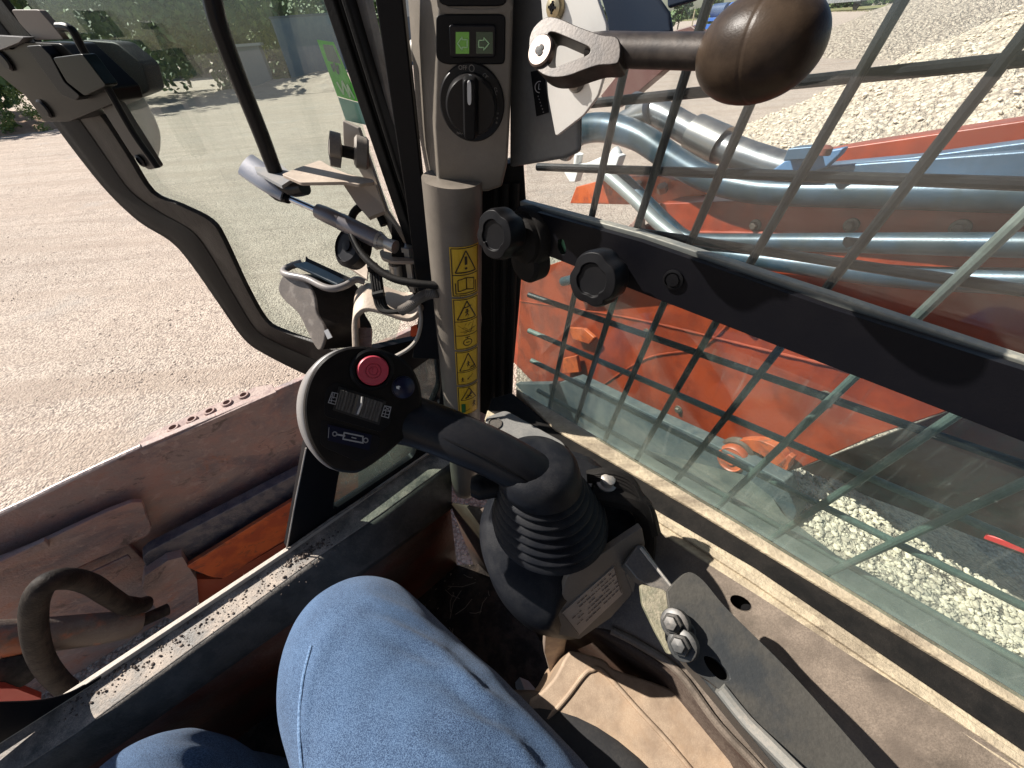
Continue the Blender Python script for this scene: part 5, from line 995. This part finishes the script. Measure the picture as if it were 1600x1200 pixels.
# trailer at the far edge and blue tank truck
tp = gpt(1335, 16); tr = thing('trailer', 'dark two-wheeled trailer parked at the far edge of the yard', 'trailer', (tp.x, tp.y, 0)); mb = MB(); dirv = (gpt(1365, 15) - gpt(1302, 18)); dl = dirv.length; dirn = dirv.normalized(); rz = math.atan2(dirn.y, dirn.x)
mb = MB(); bx3(mb, (tp.x, tp.y, dl * .22 + .35), (dl * 1.15, dl * .5, dl * .3), rz); mb.build('body', mat('trailer_grey', (.10, .11, .11), .6, col2=(.2, .2, .2), ns=2), tr, bevel=.03)
for sgn in (-.42, .42):
    mb = MB(); mb.lathe(Vector((tp.x, tp.y, dl * .09)) + dirn * dl * sgn - Vector((-dirn.y, dirn.x, 0)) * dl * .2, (dirn.y, -dirn.x, 0), [(dl * .09, -.1), (dl * .09, .1), (dl * .05, .12)], 20); mb.build('wheel', M['rubber'], tr)
bt = gpt(1112, 62); tk = thing('tank_truck', 'blue flatbed truck with tanks beyond the ball lever', 'truck', (bt.x, bt.y, 0)); bl = mat('truck_blue', (.02, .11, .42), .4, dust=.1)
u_ = (gpt(1160, 62) - gpt(1095, 62)).normalized(); rz = math.atan2(u_.y, u_.x); LL = (gpt(1160, 62) - gpt(1095, 62)).length
mb = MB(); bx3(mb, tuple(Vector((bt.x, bt.y, 1.0)) + u_ * LL * .35), (LL * 1.3, 2.2, .35), rz); bx3(mb, tuple(Vector((bt.x, bt.y, 1.5)) + u_ * LL * .35), (LL * 1.25, 2.0, .25), rz); mb.build('bed', bl, tk, bevel=.03)
for k in range(3): mb = MB(); mb.tube([Vector((bt.x, bt.y, 2.1)) + u_ * LL * (k * .4 - .1), Vector((bt.x, bt.y, 2.1)) + u_ * LL * (k * .4 + .22)], .5, 16); mb.build('tank', bl if k else mat('tank_dark', (.05, .08, .16), .4), tk)
for k in range(3): mb = MB(); mb.lathe(Vector((bt.x, bt.y, .45)) + u_ * LL * (k * .4 - .1) + Vector((u_.y, -u_.x, 0)) * 1.0, Vector((u_.y, -u_.x, 0)), [(.45, -.12), (.45, .12), (.2, .14)], 20); mb.build('wheel', M['rubber'], tk)
# posts of the field
for k in (0, 3):
    fp = gpt(1050 + k * 10, 45); mb = MB(); mb.tube([(fp.x, fp.y, 0), (fp.x, fp.y, 2.6)], .12, 8); tag(mb.build('field_post', mat('post_pale', (.5, .42, .28), .7)), ('left' if k == 0 else 'right') + ' one of two pale wooden posts standing in the field', 'post', 'pale posts in the field')
# ------------------------------------------------------------------ machine parts in front of the cab
LV = Plane((0, 0, H - 1.02), (0, 0, 1)); f0, f1 = LV.at(0, 805), LV.at(480, 590); Zw = Vector((0, 0, 1))
FRP = Plane(f0, (f1 - f0).cross(Zw)); nz_ = FRP.n
bl_ = thing('blade', 'wide muddy red steel blade with five bolt holes along its top lip', 'blade', (f0 + f1) / 2)
mb = MB(); mb.plate([(-300, 940), (0, 806), (215, 702), (480, 590), (660, 508), (760, 464), (760, 700), (500, 950), (300, 1150), (-300, 1400)], FRP, .03, 0); mb.build('blade_plate', M['wornred'], bl_, bevel=.006)
mb = MB(); mb.tube([FRP.at(x, y, -.012) for x, y in spl([(-300, 935), (0, 803), (110, 750), (222, 698)], 4)], .011, 10); mb.build('top_edge', mat('pale_worn_edge', (.42, .34, .31), .5, .3, bump=.5, bs=80), bl_)
lip = [LV.at(x, y) for x, y in [(218, 706), (432, 612), (425, 600), (400, 604), (330, 634), (235, 676), (216, 692)]]
mb = MB(); mb.plate([(218, 706), (432, 612), (425, 600), (400, 604), (330, 634), (235, 676), (216, 692)], Plane((0, 0, H - 1.015), Zw), .02, 0, 0, [ell(x, y, 7, 4, 12, -.4) for x, y in [(271, 669), (300, 656), (328, 643), (355, 630), (381, 618)]]); mb.build('bolt_lip', mat('muddy_lip', (.38, .29, .25), .8, col2=(.28, .2, .18), ns=30, bump=.8, bs=90), bl_, bevel=.003)
for x, y in [(271, 669), (300, 656), (328, 643), (355, 630), (381, 618)]:
    mb = MB(); mb.lathe(Plane((0, 0, H - 1.013), Zw).at(x, y), Zw, [(.016, -.02), (.021, 0), (.018, .006), (.0125, .006), (.012, -.03)], 20); mb.build('bolt_collar', mat('collar_rust' if x == 271 else 'collar_rust', (.30, .2, .17), .7, bump=.5, bs=90), bl_)
cv = MB(); cv.plate(spl([(-60, 905), (60, 850), (205, 785), (228, 805), (235, 832), (200, 852), (120, 888), (-60, 975)], 3, True), FRP, .02, .06); cv.build('wear_plate', M['wornred'], bl_, bevel=.004)
ledge = MB(); ledge.plate(rnd([(222, 872), (232, 862), (480, 732), (520, 712), (520, 745), (474, 772), (292, 884), (268, 905), (236, 905)], 5), FRP, .05, .10); tag(ledge.build('cross_beam', M['mudblue'], bevel=.006), 'scraped dark blue-grey cross beam under the blade', 'beam')
pg = MB(); pg.plate(rnd([(290, 886), (474, 772), (560, 720), (560, 830), (455, 838), (400, 872), (350, 904), (330, 902)], 6), FRP, .02, .15); og = pg.build('orange_guard_plate', M['orange'], bevel=.004); tag(og, 'orange painted guard plate just above the front sill', 'guard plate')
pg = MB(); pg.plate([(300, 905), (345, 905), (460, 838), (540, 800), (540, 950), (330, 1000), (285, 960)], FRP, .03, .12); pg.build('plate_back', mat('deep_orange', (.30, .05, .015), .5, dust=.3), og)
pg = MB(); pg.plate(rnd([(226, 900), (262, 876), (285, 870), (308, 906), (312, 960), (290, 980), (250, 960), (222, 920)], 1.5), FRP, .05, .14); tag(pg.build('pivot_cheek', M['wornred'], bevel=.006), 'muddy red angular cheek plate where the cylinder is pinned', 'bracket')
pg = MB(); pg.plate([(-200, 960), (120, 888), (200, 850), (250, 900), (300, 960), (320, 1050), (0, 1200), (-200, 1200)], FRP, .04, .02); pg.plate([(-100, 925), (70, 845), (78, 855), (-100, 945)], FRP, .02, .08); pg.plate([(110, 910), (200, 868), (206, 874), (115, 922)], FRP, .01, .075)
tag(pg.build('chassis_nose', M['wornred'], bevel=.004), 'muddy red-brown chassis nose below the blade', 'chassis')
cy = thing('hydraulic_cylinder', 'dusty orange-grey hydraulic cylinder pointing at the cheek plate', 'hydraulic cylinder', FRP.at(80, 985, .2))
mb = MB(); cm = mat('cylinder_muddy', (.10, .075, .06), .45, col2=(.32, .09, .03), ns=6, lo=.5, hi=.6, dust=.7, dcol=(.36, .32, .28), bump=.4, bs=120, ds=14, side=.1)
mb.tube([FRP.at(-180, 1010, .26), FRP.at(40, 995, .26), FRP.at(160, 982, .26), FRP.at(205, 974, .26), FRP.at(222, 970, .26)], [.050, .050, .050, .048, .036], 32); mb.build('barrel', cm, cy)
mb = MB(); mb.tube([FRP.at(222, 970, .26), FRP.at(262, 952, .24)], .022, 16); mb.build('rod', M['grease'], cy)
mb = MB(); c = FRP.at(20, 1052, .33); mb.lathe(c, nz_ + Zw * .5, [(.055, -.05), (.055, 0), (.045, .006), (.02, .008)], 28); mb.build('end_cap', M['grease'], cy)
mb = MB(); mb.plate(rnd([(-60, 1076), (25, 1076), (66, 1092), (40, 1100), (-60, 1096)], 4), FRP, .02, .36); tag(mb.build('red_bracket', mat('red_bracket', (.45, .06, .04), .5, dust=.3), bevel=.003), 'bright red bracket tip at the left edge beside the sill', 'bracket')
mb = MB(); mb.tube([FRP.at(x, y, o_) for x, y, o_ in spl([(228, 944, .24), (200, 948, .27), (168, 930, .32), (140, 912, .36), (105, 904, .40), (72, 912, .42), (55, 940, .42), (54, 985, .40), (66, 1030, .38), (95, 1068, .34), (140, 1100, .28)], 6)], .027, 18); mb.tube([FRP.at(x, y, o_) for x, y, o_ in [(214, 947, .25), (190, 944, .28)]], .027, 18)
tag(mb.build('hydraulic_hose', M['grease']), 'thick greasy hydraulic hose looping over the cylinder', 'hose')
# ------------------------------------------------------------------ boom beyond the side glass
BP = Plane(P(1600, 330, .62), (P(1600, 330, .62) - P(1150, 335, 1.02)).cross(Zw))
boom = thing('boom', 'red painted loader boom lying along the right side beyond the wire guard', 'boom', BP.at(1400, 330))
def bplate(px, off, th, name, m_, par=None, bevel=.004): mb = MB(); mb.plate(px, BP, th, off); return mb.build(name, m_, par or boom, bevel=bevel)
bplate([(1750, 330), (1750, 395), (1600, 392), (1072, 372), (1010, 345), (1030, 318), (1200, 312), (1600, 318)], 0, .25, 'boom_beam', M['redpaint'])
bplate([(1235, 246), (1320, 230), (1600, 188), (1750, 164), (1750, 330), (1600, 318), (1200, 300)], -.16, .1, 'boom_back', M['redpaint'])
bplate([(1760, 395), (1600, 392), (1072, 372), (1010, 350), (900, 400), (812, 430), (800, 560), (806, 606), (960, 620), (1100, 690), (1215, 742), (1255, 730), (1370, 680), (1490, 640), (1600, 650), (1760, 700)], -.02, .03, 'boom_side', M['redpaint'])
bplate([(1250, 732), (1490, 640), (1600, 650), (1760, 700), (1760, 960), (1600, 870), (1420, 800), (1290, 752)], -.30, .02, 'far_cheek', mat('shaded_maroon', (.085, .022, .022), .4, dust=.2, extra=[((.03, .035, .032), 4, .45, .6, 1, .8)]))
bplate([(1540, 835), (1760, 905), (1760, 925), (1535, 842)], -.26, .02, 'red_edge', mat('bright_red_edge', (.6, .03, .03), .4))
bplate([(900, 292), (960, 276), (1030, 275), (1090, 290), (1105, 305), (1040, 318), (985, 320), (890, 318)], -.10, .05, 'orange_bracket', M['orange'])
for x, y in ((996, 291), (1035, 295)):
    mb = MB(); mb.lathe(BP.at(x, y, -.08), BP.n * .5 + Zw, [(.018, -.01), (.018, .012), (.010, .014)], 6); mb.build('bracket_bolt', mat('bolt_rust', (.25, .13, .08), .6, dust=.3), boom)
bplate([(960, 372), (990, 345), (998, 330), (1000, 372)], .02, .03, 'fin', M['wornred'])
def btube(pts, off, r, name, m_, sm=6, n=20, par=None):
    mb = MB(); mb.tube([BP.at(x, y, off) for x, y in spl(pts, sm)], r, n); return mb.build(name, m_, par or boom)
pipes = thing('hydraulic_pipes', 'blue-grey steel hydraulic pipes and channel clamped along the red boom', 'pipes', BP.at(1400, 300, .1))
btube([(1760, 306), (1600, 305), (1400, 302), (1230, 300), (1160, 293), (1100, 276), (1050, 248), (1000, 215), (950, 200), (905, 205), (880, 232)], .03, [.026, .027, .028, .030, .032, .034, .036, .038, .042, .046, .05], 'big_pipe', M['pipe'], par=pipes)
btube([(1760, 384), (1600, 383), (1300, 379), (1120, 377), (1075, 372), (1045, 350), (1000, 305), (955, 262)], .06, .020, 'chrome_pipe', M['pipe'], par=pipes)
btube([(1760, 446), (1600, 440), (1400, 432), (1200, 408), (1075, 398), (880, 440)], .05, .022, 'lower_pipe', M['pipe'], par=pipes)
btube([(1235, 268), (1180, 250), (1120, 226), (1070, 200), (1035, 180), (990, 165)], -.06, .038, 'silver_pipe', mat('silver_pipe', (.14, .155, .165), .3, .8, dust=.3), par=pipes)
mb = MB(); mb.tube([BP.at(1085, 208, -.06), BP.at(1130, 229, -.06)], .048, 24); mb.build('pipe_sleeve', mat('silver_sleeve', (.25, .25, .24), .3, .9, dust=.2), pipes)
mb = MB(); mb.tube([BP.at(975, 195, -.04), BP.at(1018, 172, -.04)], .040, 24); mb.build('pipe_sleeve', mat('silver_sleeve_b', (.28, .28, .27), .3, .9, dust=.2), pipes)
chm = mat('galvanised_channel', (.07, .14, .23), .38, .3, col2=(.05, .10, .16), ns=8, dust=.18, dcol=(.42, .45, .40), bump=.1, bs=90)
bplate([(1240, 262), (1420, 246), (1600, 222), (1760, 205), (1760, 240), (1600, 252), (1400, 262), (1240, 276)], -.05, .05, 'upper_channel', chm, pipes)
bplate([(1190, 284), (1260, 262), (1600, 236), (1760, 225), (1760, 292), (1600, 282), (1230, 284)], .035, .02, 'lower_channel', chm, pipes)
bplate([(1198, 272), (1225, 252), (1240, 246), (1320, 230), (1312, 242), (1290, 262), (1262, 270), (1230, 275)], .06, .02, 'pipe_clamp', mat('clamp_blue', (.07, .17, .32), .4, dust=.2), pipes)
mb = MB(); mb.box(BP.at(1255, 238, .065), BP.n * .02, (BP.at(1300, 236) - BP.at(1250, 240)).normalized() * .025, Zw * .012); mb.build('clamp_block', chm, pipes, bevel=.003)
mb = MB(); mb.lathe(BP.at(1288, 238, .085), Zw, [(.012, -.004), (.012, .008), (.006, .012)], 16); mb.build('clamp_bolt', mat('rust_bolt', (.16, .05, .035), .6), pipes)
mb = MB(); q = [BP.at(x, y, .1) for x, y in [(1318, 372), (1338, 374), (1345, 378), (1322, 388), (1316, 380)]]; mb.prism(q, [p - BP.n * .01 for p in q]); tag(mb.build('black_tab', M['black']), 'small black torn rubber tab on the chrome pipe', 'tab')
btube([(905, 240), (905, 262), (935, 258), (965, 248), (960, 235)], .10, .015, 'white_fitting', mat('white_fitting', (.75, .75, .72), .4), par=pipes)
mb = MB(); mb.plate([(880, 268), (892, 258), (905, 262), (898, 285), (890, 285)], BP, .03, .10); mb.plate([(910, 258), (955, 238), (968, 244), (962, 262), (935, 262), (915, 272)], BP, .03, .12); mb.build('white_fitting', mat('white_plate', (.78, .78, .75), .4), pipes, bevel=.004)
btube([(945, 270), (990, 310), (1030, 350), (1075, 385)], .14, .018, 'grey_strut', mat('strut_bar', (.30, .34, .33), .4, .6, dust=.3), par=pipes)
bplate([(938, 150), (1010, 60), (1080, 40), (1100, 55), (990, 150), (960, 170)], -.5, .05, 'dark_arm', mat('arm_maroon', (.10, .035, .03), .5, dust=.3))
# lower boom pivot, pinned below
rc = thing('pivot_boss', 'bright orange pivot boss with ribbed ring low on the boom', 'pivot', BP.at(1150, 715, .06))
mb = MB(); c = BP.at(1142, 718, .10); mb.lathe(c, BP.n * .9 + Zw * .3, [(.05, -.10), (.05, -.01), (.046, 0), (.040, .004), (.036, .001), (.020, .001), (.018, .008), (.0005, .009)], 36); mb.build('boss', M['orange'], rc)
mb = MB(); mb.lathe(c, BP.n * .9 + Zw * .3, [(.062, -.06), (.066, -.055), (.066, -.045), (.060, -.040), (.060, -.034), (.064, -.03), (.056, -.022)], 36); mb.build('ring', mat('ring_rubber', (.06, .035, .025), .5, dust=.4), rc)
bplate(spl([(1150, 690), (1185, 688), (1220, 705), (1232, 730), (1215, 742), (1195, 715), (1165, 700)], 4, True), .05, .03, 'boss_arc', M['orange'], rc)
bplate([(1212, 726), (1232, 710), (1240, 716), (1224, 738)], .05, .02, 'boss_tab', M['orange'], rc); bplate([(888, 512), (912, 514), (928, 528), (920, 538), (895, 530)], .02, .02, 'orange_lug', M['orange']); bplate([(880, 560), (900, 556), (905, 582), (878, 584)], .02, .02, 'orange_lug', M['orange'])
# wheel / under-boom mass throwing the shade
mb = MB(); mb.lathe(BP.at(870, 640, -.1) - Zw * .3, BP.n, [(.30, -.12), (.36, -.10), (.38, 0), (.36, .10), (.30, .12), (.12, .10), (.10, .13), (.001, .13)], 48); tag(mb.build('road_wheel', M['rubber']), 'dark rubber-tyred wheel low beyond the corner of the side glass', 'wheel')

ch = MB(); ch.plate([(800, 600), (868, 600), (900, 590), (1000, 640), (1110, 692), (1225, 752), (1245, 800), (1225, 850), (1080, 810), (900, 700), (790, 650)], BP, .05, .10); tag(ch.build('machine_chassis', mat('dusty_blue_grey_chassis', (.035, .055, .068), .5, col2=(.065, .08, .085), ns=12, dust=.5, dcol=(.26, .26, .23), bump=.4, bs=90), bevel=.004), 'dusty blue-grey chassis side below the red boom plate', 'chassis')

# fixings along the boom: weld beads, bolts, pipe nuts, brackets and black hoses
def bolt_on(x, y, off, r, name, m_, par, n=6): mb = MB(); mb.lathe(BP.at(x, y, off), BP.n, [(r * 1.5, -.004), (r * 1.5, .002), (r * 1.02, .003)], 20); mb.lathe(BP.at(x, y, off), BP.n, [(r, .0), (r, .010), (r * .8, .013), (.0002, .013)], n); return mb.build(name, m_, par, bevel=.0008)
bz = mat('boom_bolt_steel', (.10, .085, .07), .4, .5, dust=.35)
for x, y in ((1040, 352), (1180, 352), (1330, 352), (1500, 356)): bolt_on(x, y, .002, .010, 'boom_bolt', bz, boom)
for x, y in ((1010, 520), (1290, 620), (1060, 640)): bolt_on(x, y, -.018, .012, 'boom_bolt', bz, boom)
for pts in ([(812, 470), (1000, 500), (1250, 560), (1600, 640)], [(930, 610), (1010, 560), (1100, 540), (1160, 480)], [(1030, 362), (1300, 366), (1600, 372)]):
    q = spl(pts, 14); mb = MB(); mb.tube([BP.at(x, y, -.018 if y > 400 else .002) for x, y in q], [.005 if k % 2 else .0036 for k in range(len(q))], 8); mb.build('weld_bead', M['redpaint'], boom)

# added gravel, raised to catch the sun, and dark strip for the cab's shade
def lerp_px(pts, t):
    k = t * (len(pts) - 1); i = min(len(pts) - 2, int(k)); f = k - i; return tuple(pts[i][j] * (1 - f) + pts[i + 1][j] * f for j in (0, 1))
NE = [(1188, 750), (1222, 800), (1345, 895), (1480, 965), (1640, 1050), (1760, 1110)]; FE = [(1262, 740), (1300, 760), (1375, 812), (1512, 930), (1640, 1010), (1760, 1075)]
mb = MB(); n1, n2 = 120, 46; bp_ = []; vs = []
for i in range(n1 + 1):
    N0 = gpt(*lerp_px(NE, i / n1), .76); F0_ = gpt(*lerp_px(FE, i / n1), .76); dr = (F0_ - N0); dr.z = 0; L_ = dr.length; dr = dr.normalized()
    for j in range(n2 + 1):
        s_ = -.03 + j / n2 * (L_ + 1.1); z = .76 if s_ < L_ else .76 - (s_ - L_) * .72; p = N0 + dr * s_; q = Vector((p.x * 9, p.y * 9, 0)); z += .018 * noise.fractal(q, 1, 2, 4) - (.0 if s_ > .02 else .02)
        if z < .02: z = -.05
        v = Vector((p.x, p.y, z)); vs.append(v)
        if s_ < L_ + .25: bp_.append((v.x, v.y, v.z))
mb.add(vs, [[i * (n2 + 1) + j, (i + 1) * (n2 + 1) + j, (i + 1) * (n2 + 1) + j + 1, i * (n2 + 1) + j + 1] for i in range(n1) for j in range(n2)])
tag(mb.build('added_gravel_bank', groundmat('bank_gravel', [(.66, .58, .45), (.60, .52, .40), (.42, .35, .27), (.80, .71, .57)], 75)), 'added bank of pale gravel raised into sunlight between the cab sill and the boom', 'gravel bank')
random.seed(77); mb = MB(); pts = []
for k in range(3600):
    p = random.choice(bp_); pts.append((p[0] + random.uniform(-.012, .012), p[1] + random.uniform(-.012, .012), p[2] + .001))
stones(mb, pts, .0035, .012); tag(mb.build('bank_stones', [flat('bank_stone_pale', (.70, .60, .46), .95), flat('bank_stone_grey', (.50, .42, .33), .95)], smooth=False), 'small stones on the added gravel bank beside the cab', 'stones', kind='stuff')
DK = Plane((0, 0, .795), (0, 0, 1)); mb = MB(); mb.plate([(1000, 700), (1190, 748), (1224, 802), (1345, 895), (1480, 964), (1640, 1048), (1760, 1106), (1760, 1230), (1145, 880), (900, 720)], DK, .03)  # added plate: cab shade and glass dust put into a dark strip
tag(mb.build('side_shade_strip', mat('dusty_green_grey_shade', (.04, .052, .05), .55, col2=(.075, .085, .075), ns=14, dust=.45, dcol=(.22, .22, .18), bump=.4, bs=120), bevel=.004), 'added dark green-grey strip for cab shade and glass dust below the side glass sill', 'shade strip')
